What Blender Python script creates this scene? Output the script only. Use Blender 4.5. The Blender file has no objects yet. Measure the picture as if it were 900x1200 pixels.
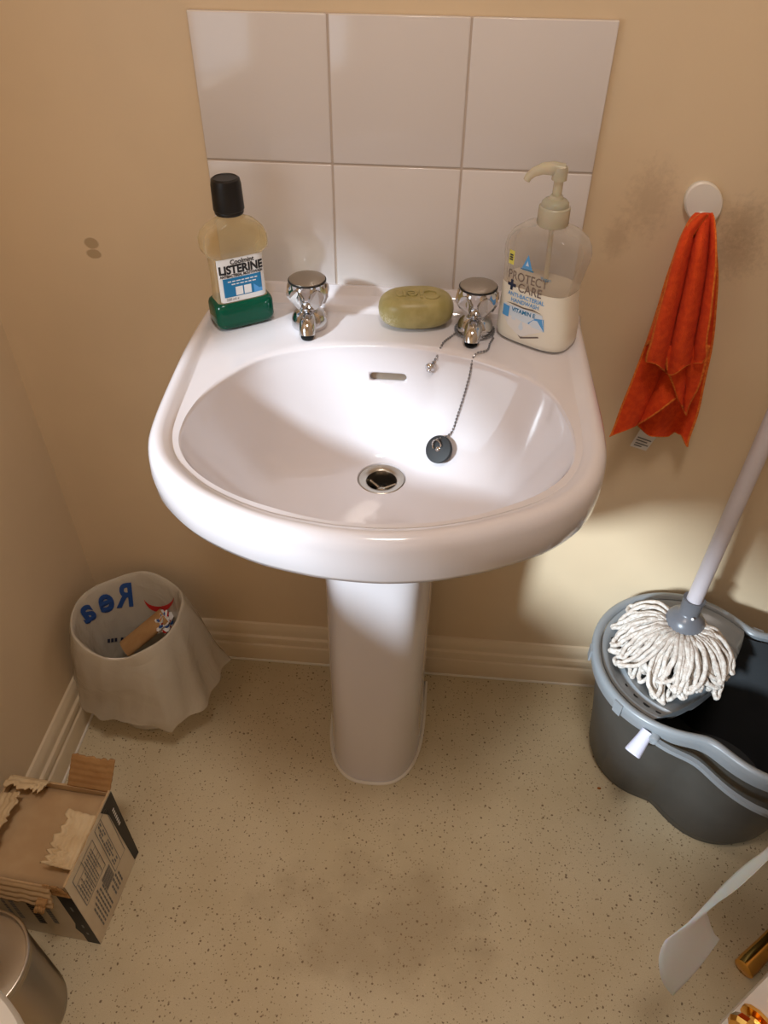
import bpy, bmesh, math, random
from mathutils import Vector, Matrix
random.seed(7)
PI = math.pi
C = bpy.context.scene.collection

# ------------------------------------------------------------------ camera
CAM = Vector((.2940, -.9380, 1.2424)); YAW, PIT, ROL, FOC = -.0861, .7301, .0085, 903.66
def cam_axes():
    cy, sy, cp, sp = math.cos(YAW), math.sin(YAW), math.cos(PIT), math.sin(PIT)
    f = Vector((sy*cp, cy*cp, -sp)); r = Vector((cy, -sy, 0)); u = r.cross(f)
    cr, sr = math.cos(ROL), math.sin(ROL)
    return cr*r + sr*u, -sr*r + cr*u, f
CR, CU, CF = cam_axes()
def at(px, py, axis, val):
    d = CF + CR*(px-450)/FOC - CU*(py-600)/FOC
    return CAM + d*((val-CAM[axis])/d[axis])
cam = bpy.data.cameras.new('camera'); co = bpy.data.objects.new('camera', cam); C.objects.link(co)
cam.sensor_fit = 'VERTICAL'; cam.sensor_height = 36; cam.lens = 36*FOC/1200; cam.clip_start = .01
co.matrix_world = Matrix(((CR.x, CU.x, -CF.x, CAM.x), (CR.y, CU.y, -CF.y, CAM.y), (CR.z, CU.z, -CF.z, CAM.z), (0, 0, 0, 1)))
bpy.context.scene.camera = co

# ------------------------------------------------------------------ materials
def lin(c):
    return tuple((v/255/12.92 if v/255 <= .04045 else ((v/255+.055)/1.055)**2.4) for v in c) + (1,)
def pset(b, **k):
    for n, v in k.items(): b.inputs[n.replace('_', ' ')].default_value = v
def mat(name, rgb, rough=.5, metal=0, **k):
    m = bpy.data.materials.new(name); m.use_nodes = True
    b = m.node_tree.nodes['Principled BSDF']
    pset(b, Base_Color=lin(rgb), Roughness=rough, Metallic=metal, **k)
    return m
class NT:
    def __init__(s, m): s.m = m; s.t = m.node_tree; s.b = s.t.nodes['Principled BSDF']
    def n(s, typ, **k):
        o = s.t.nodes.new(typ)
        for a, v in k.items():
            if hasattr(o, a): setattr(o, a, v)
            else: o.inputs[a.replace('_', ' ')].default_value = v
        return o
    def l(s, a, b): s.t.links.new(a, b)
    def math(s, op, a, b=None, clamp=False):
        o = s.t.nodes.new('ShaderNodeMath'); o.operation = op; o.use_clamp = clamp
        for i, v in enumerate((a, b)):
            if v is None: continue
            if isinstance(v, (int, float)): o.inputs[i].default_value = v
            else: s.l(v, o.inputs[i])
        return o.outputs[0]
    def smooth(s, v, a, b):
        o = s.t.nodes.new('ShaderNodeMapRange'); o.interpolation_type = 'SMOOTHSTEP'
        s.l(v, o.inputs[0]); o.inputs[1].default_value = a; o.inputs[2].default_value = b
        return o.outputs[0]
    def mix(s, f, a, b):
        o = s.t.nodes.new('ShaderNodeMix'); o.data_type = 'RGBA'
        if isinstance(f, (int, float)): o.inputs[0].default_value = f
        else: s.l(f, o.inputs[0])
        for i, v in ((6, a), (7, b)):
            if isinstance(v, tuple): o.inputs[i].default_value = v
            else: s.l(v, o.inputs[i])
        return o.outputs[2]
    def pos(s): return s.n('ShaderNodeNewGeometry').outputs['Position']
    def noise(s, scale, detail=3, vec=None, rough=.5):
        o = s.n('ShaderNodeTexNoise', Scale=scale, Detail=detail, Roughness=rough)
        s.l(vec if vec else s.pos(), o.inputs['Vector']); return o.outputs['Fac']
    def bump(s, h, strength, dist=.001):
        o = s.n('ShaderNodeBump', Strength=strength, Distance=dist)
        s.l(h, o.inputs['Height']); s.l(o.outputs['Normal'], s.b.inputs['Normal'])

def wall_material(name, rgb, stains=()):
    m = mat(name, rgb, .45); t = NT(m)
    n1 = t.noise(3, 4); n2 = t.noise(40, 3)
    c = t.mix(t.smooth(n1, .35, .7), lin(rgb), lin(tuple(v*.96 for v in rgb)))
    p = t.pos()
    for (x, z, rx, rz, col, amt, ns) in stains:
        mp = t.n('ShaderNodeMapping'); t.l(p, mp.inputs['Vector'])
        mp.inputs['Scale'].default_value = (1/rx, 0, 1/rz); mp.inputs['Location'].default_value = (-x/rx, 0, -z/rz)
        ln = t.n('ShaderNodeVectorMath', operation='LENGTH'); t.l(mp.outputs[0], ln.inputs[0])
        nz = t.noise(ns, 5, rough=.7)
        d = t.math('ADD', ln.outputs['Value'], t.math('MULTIPLY', t.math('SUBTRACT', nz, .5), 2.2 if amt < .5 else .5))
        k = t.smooth(d, 1.15 if amt >= .5 else 1.3, .85 if amt >= .5 else .1)
        c = t.mix(t.math('MULTIPLY', k, amt), c, lin(col))
    t.l(c, t.b.inputs['Base Color'])
    t.bump(t.noise(220, 2), .12, .0008)
    return m

WALL = (228, 205, 171)
pa, pb = at(107, 285, 1, 0), at(110, 297.5, 1, 0)
s1, s2, s3, s4 = at(762, 235, 1, 0), at(722, 280, 1, 0), at(872, 265, 1, 0), at(860, 300, 1, 0)
M = {}
M['wall'] = wall_material('cream_wall_paint', WALL, [
    (pa.x, pa.z, .0095, .0072, (170, 145, 110), .75, 60), (pb.x, pb.z, .0100, .0062, (168, 143, 108), .75, 70),
    (s1.x, s1.z, .030, .045, (150, 124, 96), .30, 110), (s2.x, s2.z, .016, .030, (156, 126, 96), .32, 80),
    (s3.x, s3.z, .030, .035, (132, 108, 86), .34, 130), (s4.x, s4.z, .040, .032, (138, 112, 88), .34, 150)])
M['wallplain'] = wall_material('cream_wall_paint_plain', WALL)
M['ceil'] = mat('ceiling_paint', (235, 225, 205), .8)
M['gloss'] = mat('gloss_skirting_paint', (226, 208, 178), .3)
M['seal'] = mat('white_sealant', (235, 228, 215), .35)
M['ceramic'] = mat('white_ceramic', (222, 217, 220), .12, Coat_Weight=.5, Coat_Roughness=.04)
M['tile'] = mat('white_glazed_tile', (222, 215, 211), .10)
M['grout'] = mat('tile_grout', (190, 174, 160), .8)
M['chrome'] = mat('chrome', (212, 212, 214), .10, 1)
M['steel'] = mat('brushed_steel', (178, 170, 158), .32, 1)
M['dull'] = mat('dull_chain_metal', (150, 150, 152), .3, 1)
M['facet'] = mat('polished_facet', (196, 194, 192), .18, 1)
M['black'] = mat('black_plastic', (12, 12, 13), .4)
M['dark'] = mat('painted_hollow_dark', (14, 13, 12), .7)  # near-black colour standing in for the shade inside hollows
M['rubber'] = mat('black_rubber', (18, 19, 21), .55)
M['white'] = mat('white_plastic', (232, 226, 216), .35)
M['pearl'] = mat('yellowed_clear_plastic', (234, 222, 196), .25, Transmission_Weight=.45, IOR=1.3, Subsurface_Weight=.2)
M['cream'] = mat('cream_liquid_soap', (238, 232, 216), .3)
M['green'] = mat('green_mouthwash', (0, 80, 58), .08, Transmission_Weight=.1, IOR=1.2, Coat_Weight=.4)
M['label'] = mat('label_white', (232, 230, 228), .4)
M['lblack'] = mat('print_black', (26, 24, 26), .5)
M['lblue'] = mat('print_blue', (12, 116, 166), .4)
M['lsky'] = mat('print_light_blue', (84, 160, 222), .4)
M['lsilver'] = mat('print_silver', (112, 98, 90), .35)
M['lnavy'] = mat('print_navy', (24, 34, 66), .5)
M['lpale'] = mat('print_pale', (214, 226, 238), .4)
M['yellow'] = mat('yellow_sticker', (222, 214, 96), .5)
M['paper'] = mat('toilet_paper', (240, 234, 230), .9, Subsurface_Weight=.6, Subsurface_Scale=.02)
M['pole'] = mat('lilac_white_pole', (214, 208, 214), .3)
M['gplast'] = mat('grey_plastic', (138, 143, 147), .32)
M['gsock'] = mat('dark_grey_plastic', (104, 106, 112), .3)
M['brass'] = mat('polished_brass', (232, 178, 92), .14, 1)
M['doorw'] = mat('white_gloss_door', (226, 220, 212), .25)
M['wc'] = mat('cream_white_ceramic', (214, 206, 190), .2)
M['red'] = mat('print_red', (196, 40, 36), .5)
M['bagblue'] = mat('bag_print_blue', (34, 74, 140), .5)

def clear_shell(name, tint, amt):
    m = bpy.data.materials.new(name); m.use_nodes = True; t = m.node_tree; t.nodes.clear()
    o = t.nodes.new('ShaderNodeOutputMaterial'); tr = t.nodes.new('ShaderNodeBsdfTransparent'); p = t.nodes.new('ShaderNodeBsdfPrincipled')
    tr.inputs[0].default_value = lin(tint); pset(p, Base_Color=lin(tint), Roughness=.08, Specular_IOR_Level=.8)
    mx = t.nodes.new('ShaderNodeMixShader'); lw = t.nodes.new('ShaderNodeLayerWeight'); lw.inputs[0].default_value = .35
    mr = t.nodes.new('ShaderNodeMapRange'); mr.inputs[3].default_value = amt; mr.inputs[4].default_value = min(1, amt+.6)
    t.links.new(lw.outputs['Facing'], mr.inputs[0]); t.links.new(mr.outputs[0], mx.inputs[0])
    t.links.new(tr.outputs[0], mx.inputs[1]); t.links.new(p.outputs[0], mx.inputs[2]); t.links.new(mx.outputs[0], o.inputs[0])
    return m
M['straw'] = clear_shell('straw_clear_bottle', (244, 234, 206), .07)
M['clear'] = clear_shell('clear_bottle', (238, 234, 228), .08)
M['holo'] = clear_shell('bottle_sheen', (200, 200, 205), .3)
def bag_mat():
    m = bpy.data.materials.new('translucent_carrier_bag'); m.use_nodes = True; t = m.node_tree; t.nodes.clear()
    o = t.nodes.new('ShaderNodeOutputMaterial'); p = t.nodes.new('ShaderNodeBsdfPrincipled'); tl = t.nodes.new('ShaderNodeBsdfTranslucent'); tr = t.nodes.new('ShaderNodeBsdfTransparent')
    pset(p, Base_Color=lin((232, 224, 208)), Roughness=.2, Coat_Weight=.4, Coat_Roughness=.15); tl.inputs[0].default_value = lin((224, 214, 196))
    tcn = t.nodes.new('ShaderNodeTexCoord'); nz = t.nodes.new('ShaderNodeTexNoise'); nz.inputs['Scale'].default_value = 16; nz.inputs['Detail'].default_value = 4; nz.inputs['Distortion'].default_value = 1.6
    vz = t.nodes.new('ShaderNodeTexVoronoi'); vz.feature = 'F2'; vz.inputs['Scale'].default_value = 13; bp = t.nodes.new('ShaderNodeBump'); bp.inputs['Strength'].default_value = .35; bp.inputs['Distance'].default_value = .012; bp2 = t.nodes.new('ShaderNodeBump'); bp2.inputs['Strength'].default_value = .55; bp2.inputs['Distance'].default_value = .010
    t.links.new(tcn.outputs['Object'], nz.inputs['Vector']); t.links.new(nz.outputs['Color'], vz.inputs['Vector']); t.links.new(tcn.outputs['Object'], vz.inputs['Vector'])
    t.links.new(nz.outputs['Fac'], bp.inputs['Height']); t.links.new(vz.outputs['Distance'], bp2.inputs['Height']); t.links.new(bp.outputs['Normal'], bp2.inputs['Normal']); t.links.new(bp2.outputs['Normal'], p.inputs['Normal']); t.links.new(bp2.outputs['Normal'], tl.inputs['Normal'])
    a = t.nodes.new('ShaderNodeMixShader'); a.inputs[0].default_value = .3; b = t.nodes.new('ShaderNodeMixShader'); b.inputs[0].default_value = .34
    t.links.new(p.outputs[0], a.inputs[1]); t.links.new(tl.outputs[0], a.inputs[2]); t.links.new(a.outputs[0], b.inputs[1]); t.links.new(tr.outputs[0], b.inputs[2]); t.links.new(b.outputs[0], o.inputs[0])
    return m
M['bag'] = bag_mat()
def noisy(name, a, b, scale, rough, bump=0, bs=300):
    m = mat(name, a, rough); t = NT(m)
    tc = t.n('ShaderNodeTexCoord').outputs['Object']
    t.l(t.mix(t.smooth(t.noise(scale, 4, tc), .35, .65), lin(a), lin(b)), t.b.inputs['Base Color'])
    if bump: t.bump(t.noise(bs, 3, tc), bump, .002)
    return m
M['soap'] = noisy('olive_soap', (172, 158, 104), (158, 146, 90), 60, .4, .1, 200)
def soap_residue():
    t = NT(M['soap']); tc = t.n('ShaderNodeTexCoord').outputs['Object']; sx_ = t.n('ShaderNodeSeparateXYZ'); t.l(tc, sx_.inputs[0])
    k = t.math('MULTIPLY', t.smooth(sx_.outputs[0], -.018, -.040), t.smooth(sx_.outputs[2], .019, .010))
    k = t.math('MULTIPLY', k, t.smooth(t.noise(330, 4, tc, .7), .42, .62))
    old = t.b.inputs['Base Color'].links[0].from_socket
    t.l(t.mix(t.math('MULTIPLY', k, .75), old, lin((214, 208, 180))), t.b.inputs['Base Color'])
soap_residue()
M['cloth'] = noisy('orange_microfibre', (232, 78, 18), (218, 64, 12), 120, .95, .8, 700)
M['hem'] = noisy('orange_hem_stitching', (236, 128, 44), (214, 100, 28), 300, .9, .6, 900)
M['yarn'] = noisy('cotton_yarn', (224, 217, 208), (200, 187, 175), 160, .95, .9, 500)
M['card'] = noisy('brown_cardboard', (176, 136, 88), (164, 122, 76), 30, .85)
M['cardin'] = noisy('pale_cardboard', (194, 164, 124), (184, 152, 112), 20, .85)
M['cardtorn'] = noisy('torn_white_cardboard', (218, 196, 158), (206, 180, 140), 30, .9)
M['cardwhite'] = noisy('white_printed_cardboard', (222, 208, 184), (214, 198, 174), 20, .6)
M['bucket'] = noisy('grey_bucket_plastic', (70, 69, 66), (65, 64, 61), 20, .42)
M['bucketin'] = noisy('dark_bucket_inside', (58, 60, 62), (53, 55, 57), 20, .45)
M['crumb'] = mat('rust_crumb', (160, 92, 30), .9)

def floor_material():
    m = mat('speckled_vinyl', (216, 200, 168), .42); t = NT(m); p = t.pos()
    base = t.mix(t.smooth(t.noise(7, 4, p), .35, .7), lin((218, 204, 172)), lin((206, 190, 156)))
    v2 = t.noise(900, 2, p); base = t.mix(t.smooth(v2, .45, .75), base, lin((200, 182, 146)))
    wn = t.n('ShaderNodeTexNoise', Scale=160, Detail=2); t.l(p, wn.inputs['Vector'])
    ad = t.n('ShaderNodeMix', data_type='VECTOR'); ad.inputs[0].default_value = .004
    t.l(p, ad.inputs[4]); t.l(wn.outputs['Color'], ad.inputs[5])
    for sc, th, col, amt in ((135, .27, (104, 78, 48), .8), (230, .33, (134, 106, 70), .65), (150, .26, (222, 204, 168), .45)):
        vo = t.n('ShaderNodeTexVoronoi', Scale=sc, Randomness=1.0); t.l(ad.outputs[1], vo.inputs['Vector'])
        sp = t.n('ShaderNodeSeparateColor'); t.l(vo.outputs['Color'], sp.inputs[0])
        r = t.math('MULTIPLY', sp.outputs[0], th)
        k = t.smooth(t.math('SUBTRACT', r, vo.outputs['Distance']), 0, .05)
        base = t.mix(t.math('MULTIPLY', k, amt), base, lin(col))
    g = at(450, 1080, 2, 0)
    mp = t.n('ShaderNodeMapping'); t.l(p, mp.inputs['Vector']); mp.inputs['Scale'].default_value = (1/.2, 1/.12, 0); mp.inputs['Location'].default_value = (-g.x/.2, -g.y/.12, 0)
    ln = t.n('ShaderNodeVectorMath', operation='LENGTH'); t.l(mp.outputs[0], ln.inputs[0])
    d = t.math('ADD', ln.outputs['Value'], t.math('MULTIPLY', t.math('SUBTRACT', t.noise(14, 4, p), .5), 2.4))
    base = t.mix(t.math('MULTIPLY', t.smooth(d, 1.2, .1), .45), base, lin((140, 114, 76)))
    t.l(base, t.b.inputs['Base Color']); t.bump(t.noise(500, 2, p), .06, .0006)
    return m
M['floor'] = floor_material()

# ------------------------------------------------------------------ mesh builder
class MB:
    def __init__(s): s.v = []; s.f = []; s.m = []; s.s = []
    def add(s, vs, fs, mi=0, smooth=True):
        o = len(s.v); s.v += [tuple(v) for v in vs]
        for f in fs: s.f.append(tuple(i+o for i in f)); s.m.append(mi); s.s.append(smooth)
    def loft(s, rings, mi=0, closed=True, cap0=False, cap1=False, smooth=True):
        n = len(rings[0]); vs = [p for r in rings for p in r]; fs = []
        for a in range(len(rings)-1):
            for i in range(n if closed else n-1):
                j = (i+1) % n; fs.append((a*n+i, a*n+j, (a+1)*n+j, (a+1)*n+i))
        if cap0: fs.append(tuple(range(n))[::-1])
        if cap1: fs.append(tuple((len(rings)-1)*n+i for i in range(n)))
        s.add(vs, fs, mi, smooth)
    def lathe(s, prof, c=(0, 0, 0), n=32, mi=0, mtx=None, cap0=True, cap1=True, sx=1, sy=1):
        rings = []
        for r, z in prof:
            ring = [Vector((r*sx*math.cos(2*PI*i/n), r*sy*math.sin(2*PI*i/n), z)) for i in range(n)]
            rings.append([(mtx @ p if mtx else p) + Vector(c) for p in ring])
        s.loft(rings, mi, True, cap0, cap1)
    def box(s, a, b, mi=0, bev=0):
        (x0, y0, z0), (x1, y1, z1) = a, b
        if bev <= 0:
            vs = [(x, y, z) for x in (x0, x1) for y in (y0, y1) for z in (z0, z1)]
            s.add(vs, [(0, 1, 3, 2), (4, 6, 7, 5), (0, 4, 5, 1), (2, 3, 7, 6), (0, 2, 6, 4), (1, 5, 7, 3)], mi, False); return
        bm = bmesh.new(); bmesh.ops.create_cube(bm, size=1)
        for v in bm.verts: v.co = Vector(((x0+x1)/2+v.co.x*(x1-x0), (y0+y1)/2+v.co.y*(y1-y0), (z0+z1)/2+v.co.z*(z1-z0)))
        bmesh.ops.bevel(bm, geom=bm.edges[:], offset=bev, segments=3, profile=.5, affect='EDGES')
        bm.verts.index_update(); s.add([v.co for v in bm.verts], [[v.index for v in f.verts] for f in bm.faces], mi, True); bm.free()
    def tube(s, pts, r, n=10, mi=0, caps=True):
        pts = [Vector(p) for p in pts]; rings = []; ref = None
        for i, p in enumerate(pts):
            d = (pts[min(i+1, len(pts)-1)] - pts[max(i-1, 0)]).normalized()
            if ref is None: ref = Vector((0, 0, 1)) if abs(d.z) < .9 else Vector((1, 0, 0))
            a = d.cross(ref).normalized(); b = d.cross(a).normalized(); ref = -b if False else ref
            rr = r[i] if isinstance(r, (list, tuple)) else r
            rings.append([p + a*rr*math.cos(2*PI*k/n) + b*rr*math.sin(2*PI*k/n) for k in range(n)])
        s.loft(rings, mi, True, caps, caps)
    def grid(s, fn, nu, nv, mi=0, closed_u=False, smooth=True):
        vs = [fn(i/(nu if closed_u else nu-1), j/(nv-1)) for j in range(nv) for i in range(nu)]
        fs = []
        for j in range(nv-1):
            for i in range(nu if closed_u else nu-1):
                k = (i+1) % nu; fs.append((j*nu+i, j*nu+k, (j+1)*nu+k, (j+1)*nu+i))
        s.add(vs, fs, mi, smooth)
    def text(s, body, size, fn, mi=0, align='CENTER', bold=0, extrude=0):
        cu = bpy.data.curves.new('lettering', 'FONT'); cu.body = body; cu.size = size; cu.align_x = align; cu.align_y = 'CENTER'
        cu.offset = bold; cu.extrude = extrude; cu.resolution_u = 4
        ob = bpy.data.objects.new('lettering', cu); C.objects.link(ob)
        me = ob.to_mesh()
        vs = [fn(v.co.x, v.co.y, v.co.z) for v in me.vertices]; fs = [tuple(p.vertices) for p in me.polygons]
        ob.to_mesh_clear(); bpy.data.objects.remove(ob); bpy.data.curves.remove(cu)
        s.add(vs, fs, mi, False)
    def quad(s, fn, x0, y0, x1, y1, mi=0, n=1, z=0):
        vs = [fn(x0+(x1-x0)*i/n, y, z) for y in (y0, y1) for i in range(n+1)]
        s.add(vs, [(i, i+1, n+2+i, n+1+i) for i in range(n)], mi, False)
    def build(s, name, mats, parent=None, local=False, loc=None, sharp=38, solid=0, recalc=True):
        me = bpy.data.meshes.new(name)
        off = Vector(loc) if loc else Vector((0, 0, 0))
        if parent and not local:
            r = parent
            while r.parent: r = r.parent
            off = r.location
        bm = bmesh.new()
        vv = [bm.verts.new(Vector(v) - off) for v in s.v]
        for f, mi, sm in zip(s.f, s.m, s.s):
            try: fc = bm.faces.new([vv[i] for i in f])
            except ValueError: continue
            fc.material_index = mi; fc.smooth = sm
        if recalc: bmesh.ops.recalc_face_normals(bm, faces=bm.faces[:])
        for e in bm.edges:
            if len(e.link_faces) == 2 and e.calc_face_angle(0) > math.radians(sharp): e.smooth = False
        bm.to_mesh(me); bm.free()
        for m in (mats if isinstance(mats, (list, tuple)) else [mats]): me.materials.append(m)
        o = bpy.data.objects.new(name, me); C.objects.link(o)
        if parent: o.parent = parent
        elif loc: o.location = loc
        if solid:
            md = o.modifiers.new('thickness', 'SOLIDIFY'); md.thickness = solid; md.offset = 0
        return o

def tag(o, label, cat, group=None):
    o['label'] = label; o['category'] = cat
    if group: o['group'] = group
    return o
def thing(name, label, cat, loc=(0, 0, 0), rotz=0, group=None):
    o = bpy.data.objects.new(name, None); C.objects.link(o); o.location = loc; o.rotation_euler = (0, 0, rotz)
    o.empty_display_size = .05
    return tag(o, label, cat, group)
def struct(o): o['kind'] = 'structure'; return o
def sstep(a, b, x):
    t = min(1, max(0, (x-a)/(b-a))); return t*t*(3-2*t)
def catmull(P, closed=True, n=8):
    P = [Vector(p) for p in P]; out = []; L = len(P)
    for i in range(L if closed else L-1):
        if closed: a, b, c, d = P[i-1], P[i], P[(i+1) % L], P[(i+2) % L]
        else: a, b, c, d = P[max(i-1, 0)], P[i], P[i+1], P[min(i+2, L-1)]
        for k in range(n):
            t = k/n; out.append(.5*((2*b)+(c-a)*t+(2*a-5*b+4*c-d)*t*t+(3*b-a-3*c+d)*t**3))
    if not closed: out.append(P[-1])
    return out
def smooth_poly(P, it):
    for _ in range(it):
        P = [(P[i-1]+2*P[i]+P[(i+1) % len(P)])/4 for i in range(len(P))]
    return P
def ray_poly(P, c, th):
    d = Vector((math.cos(th), math.sin(th))); best = 0
    for i in range(len(P)):
        a = Vector(P[i-1][:2])-c; b = Vector(P[i][:2])-c; e = b-a
        den = d.x*e.y-d.y*e.x
        if abs(den) < 1e-12: continue
        t = (a.x*e.y-a.y*e.x)/den; u = (a.x*d.y-a.y*d.x)/den
        if t > 0 and -1e-6 <= u <= 1+1e-6: best = max(best, t)
    return best

# ------------------------------------------------------------------ the room
XL, XR, YF, ZC = -.332, 1.03, -1.95, 2.4
b = MB(); b.box((XL-.1, YF-.1, -.1), (XR+.1, .1, 0)); struct(b.build('floor', M['floor']))
b = MB(); b.box((XL-.1, 0, 0), (XR+.1, .1, ZC)); struct(b.build('wall_back', M['wall']))
WY0, WY1, WZ0, WZ1 = -1.74, -.57, .865, 1.285
b = MB()
b.box((XL-.1, YF, 0), (XL, 0, WZ0)); b.box((XL-.1, YF, WZ1), (XL, 0, ZC)); b.box((XL-.1, YF, WZ0), (XL, WY0, WZ1)); b.box((XL-.1, WY1, WZ0), (XL, 0, WZ1))
struct(b.build('wall_left', M['wallplain']))
b = MB(); b.box((XR, YF, 0), (XR+.1, 0, ZC)); struct(b.build('wall_right', M['wallplain']))
b = MB(); b.box((XL-.1, YF-.1, 0), (XR+.1, YF, ZC)); struct(b.build('wall_front', M['wallplain']))
b = MB(); b.box((XL-.1, YF-.1, ZC), (XR+.1, .1, ZC+.1)); struct(b.build('ceiling', M['ceil']))
SK = [(.018, 0), (.018, .040), (.0165, .044), (.0135, .046), (.0125, .050), (.0155, .054), (.0160, .060), (.0145, .066), (.0105, .069), (.0095, .073), (.0100, .078), (.0070, .087), (.0035, .093), (0, .095)]
b = MB(); b.loft([[(x, -d, z) for d, z in SK] for x in (XL, XR)], closed=False); b.add([(XL, -d, z) for d, z in SK]+[(XL, 0, 0)], [tuple(range(len(SK)+1))]); b.add([(XR, -d, z) for d, z in SK]+[(XR, 0, 0)], [tuple(range(len(SK)+1))])
struct(b.build('baseboard_back', M['gloss'], sharp=25))
b = MB(); b.loft([[(XL+d, y, z) for d, z in SK] for y in (YF, -.018)], closed=False); b.add([(XL+d, YF, z) for d, z in SK]+[(XL, YF, 0)], [tuple(range(len(SK)+1))])
struct(b.build('baseboard_left', M['gloss'], sharp=25))
b = MB(); b.tube([(XL+.018, -.0185, .0012), (XR, -.0185, .0012)], .0028, 8); b.tube([(XL+.0185, YF, .0012), (XL+.0185, -.018, .0012)], .0028, 8)
struct(b.build('trim_1', M['seal']))

# ------------------------------------------------------------------ tiled splashback
b = MB(); b.box((.0012, -.0074, .7962), (.4488, -.0002, 1.0938), 1)
for i in range(3):
    for j in range(2): b.box((i*.15+.0011, -.0085, .795+j*.15+.0011), ((i+1)*.15-.0011, -.001, .795+(j+1)*.15-.0011), 0, .0012)
tag(b.build('tile_splashback', [M['tile'], M['grout']], loc=(.225, 0, .795)), 'panel of six glossy white square tiles on the wall above the basin', 'tiles')

b = MB(); rj = random.Random(3); x = .060
while x < .345:
    w_ = rj.uniform(.006, .030); h__ = rj.uniform(.0005, .0011)
    b.box((x, -.0096, .7950), (min(x+w_, .35), -.0040, .7960+h__)); x += w_+rj.choice((0, .0004, .004, .012))
o = b.build('mouldy_joint', M['lblack'], bpy.data.objects['tile_splashback'], local=False); o['label'] = 'black mould along the bottom joint'; o['kind'] = 'stuff'
# ------------------------------------------------------------------ washbasin
CREST = [(.005, 0), (-.0085, -.0423), (-.0125, -.1401), (-.0085, -.2400), (-.0020, -.315), (.0075, -.352), (.0246, -.3827), (.0566, -.4142), (.092, -.4365), (.1356, -.4548), (.1796, -.4647), (.2127, -.4685), (.2537, -.4685), (.2937, -.4622), (.3259, -.4525), (.3575, -.4395), (.402, -.4145), (.433, -.3860), (.4510, -.3550), (.4610, -.3200), (.4640, -.2900), (.4650, -.2494), (.4640, -.1665), (.4625, -.0846), (.4610, -.0324), (.452, 0)]
BOWL = [(.1163, -.1475), (.0825, -.169), (.0610, -.1983), (.0442, -.2304), (.0335, -.2653), (.0300, -.2976), (.0334, -.3303), (.0430, -.353), (.0568, -.3724), (.0793, -.3925), (.1165, -.4138), (.1731, -.4318), (.2081, -.4374), (.2509, -.437), (.2928, -.4306), (.3264, -.4194), (.3539, -.405), (.3895, -.3823), (.4160, -.3523), (.4290, -.3211), (.4312, -.2885), (.4265, -.2558), (.4168, -.2213), (.4003, -.1919), (.3750, -.1707), (.3367, -.1487), (.3037, -.1357), (.2457, -.1258), (.2008, -.1265), (.1556, -.1331)]
DRAIN = Vector((.2285, -.2185)); DZ = .650
oc = [Vector(p) for p in CREST[:1]] + catmull(CREST, False, 8)[1:]
bc = smooth_poly(catmull(BOWL, True, 8), 10)
BC = Vector((.2285, -.2300))
NB = 192
ths = [2*PI*i/NB for i in range(NB)]
for cx, cy in ((.005, 0), (.452, 0)):            # keep the two corners on the wall
    a = math.atan2(cy-BC.y, cx-BC.x) % (2*PI)
    k = min(range(NB), key=lambda i: abs(ths[i]-a)); ths[k] = a
RO = [ray_poly(oc, BC, t) for t in ths]; RI = [ray_poly(bc, BC, t) for t in ths]
def ringat(rad, zf):
    out = []
    for i, t in enumerate(ths):
        r = rad(i); x = BC.x+r*math.cos(t); y = min(BC.y+r*math.sin(t), -.0006)
        out.append(Vector((x, y, zf(i, x, y))))
    return out
def up(y): return .0095*sstep(-.0175, -.0125, y) + .0062*sstep(-.0480, -.0440, y)
def front(i): return .5-.5*math.sin(ths[i])
rings = []
rings.append(ringat(lambda i: RI[i]*.30, lambda i, x, y: .600))
rings.append(ringat(lambda i: RI[i]*.62, lambda i, x, y: .632))
rings.append(ringat(lambda i: RI[i]*.97, lambda i, x, y: .712))
rings.append(ringat(lambda i: RO[i]-.016, lambda i, x, y: .726))
rings.append(ringat(lambda i: RO[i]-.010, lambda i, x, y: .7275))
rings.append(ringat(lambda i: RO[i]-.004, lambda i, x, y: .730))
rings.append(ringat(lambda i: RO[i]-.001, lambda i, x, y: .737))
rings.append(ringat(lambda i: RO[i]+.001, lambda i, x, y: .757))
for d, z in ((0, .771), (.0015, .777), (.0045, .7815), (.0085, .784), (.0130, .7845), (.0175, .783), (.0215, .7808), (.0250, .7793)):
    rings.append(ringat(lambda i, d=d: RO[i]-d, lambda i, x, y, z=z: z - .5*(z-.779)*sstep(-.07, -.03, y)*(1 if z > .779 else 0) + up(y)*(1 if z > .775 else .3)))
for f in [.03*k for k in range(1, 31)]:
    rings.append(ringat(lambda i, f=f: (RO[i]-.025)*(1-f)+RI[i]*1.0*f, lambda i, x, y, f=f: .779 - .001*f + up(y)))
rings.append(ringat(lambda i: RI[i]+.0012, lambda i, x, y: .7772))
def gprof(s): return 1-(1-s)**2.3
for s_ in (0, .006, .018, .04, .08, .13, .19, .26, .34, .43, .52, .61, .70, .79, .87, .94, 1):
    def pt(i, s_=s_):
        e = BC + RI[i]*Vector((math.cos(ths[i]), math.sin(ths[i])))
        dr = DRAIN + .0295*Vector((math.cos(ths[i]), math.sin(ths[i])))
        # rear half: a steep even wall; front half: a shallow floor that rises late
        q = sstep(-.2, .5, math.sin(ths[i]))
        w_ = min(1, s_/.46); wall_ = .80*(1-(1-w_)**1.9) + .20*s_**1.1
        g = (1-q)*(.75*wall_+.25*(1-(1-s_)**3.0)) + q*(1-(1-s_)**1.75)
        p = e.lerp(dr, s_); dep = .7755-DZ
        edge = .0016*sstep(0, .02, s_)
        return Vector((p.x, p.y, .7762 - edge - (dep-.0016)*g))
    rings.append([pt(i) for i in range(NB)])
def dring(r, z): return [Vector((DRAIN.x+r*math.cos(t), DRAIN.y+r*math.sin(t), z)) for t in ths]
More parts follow.
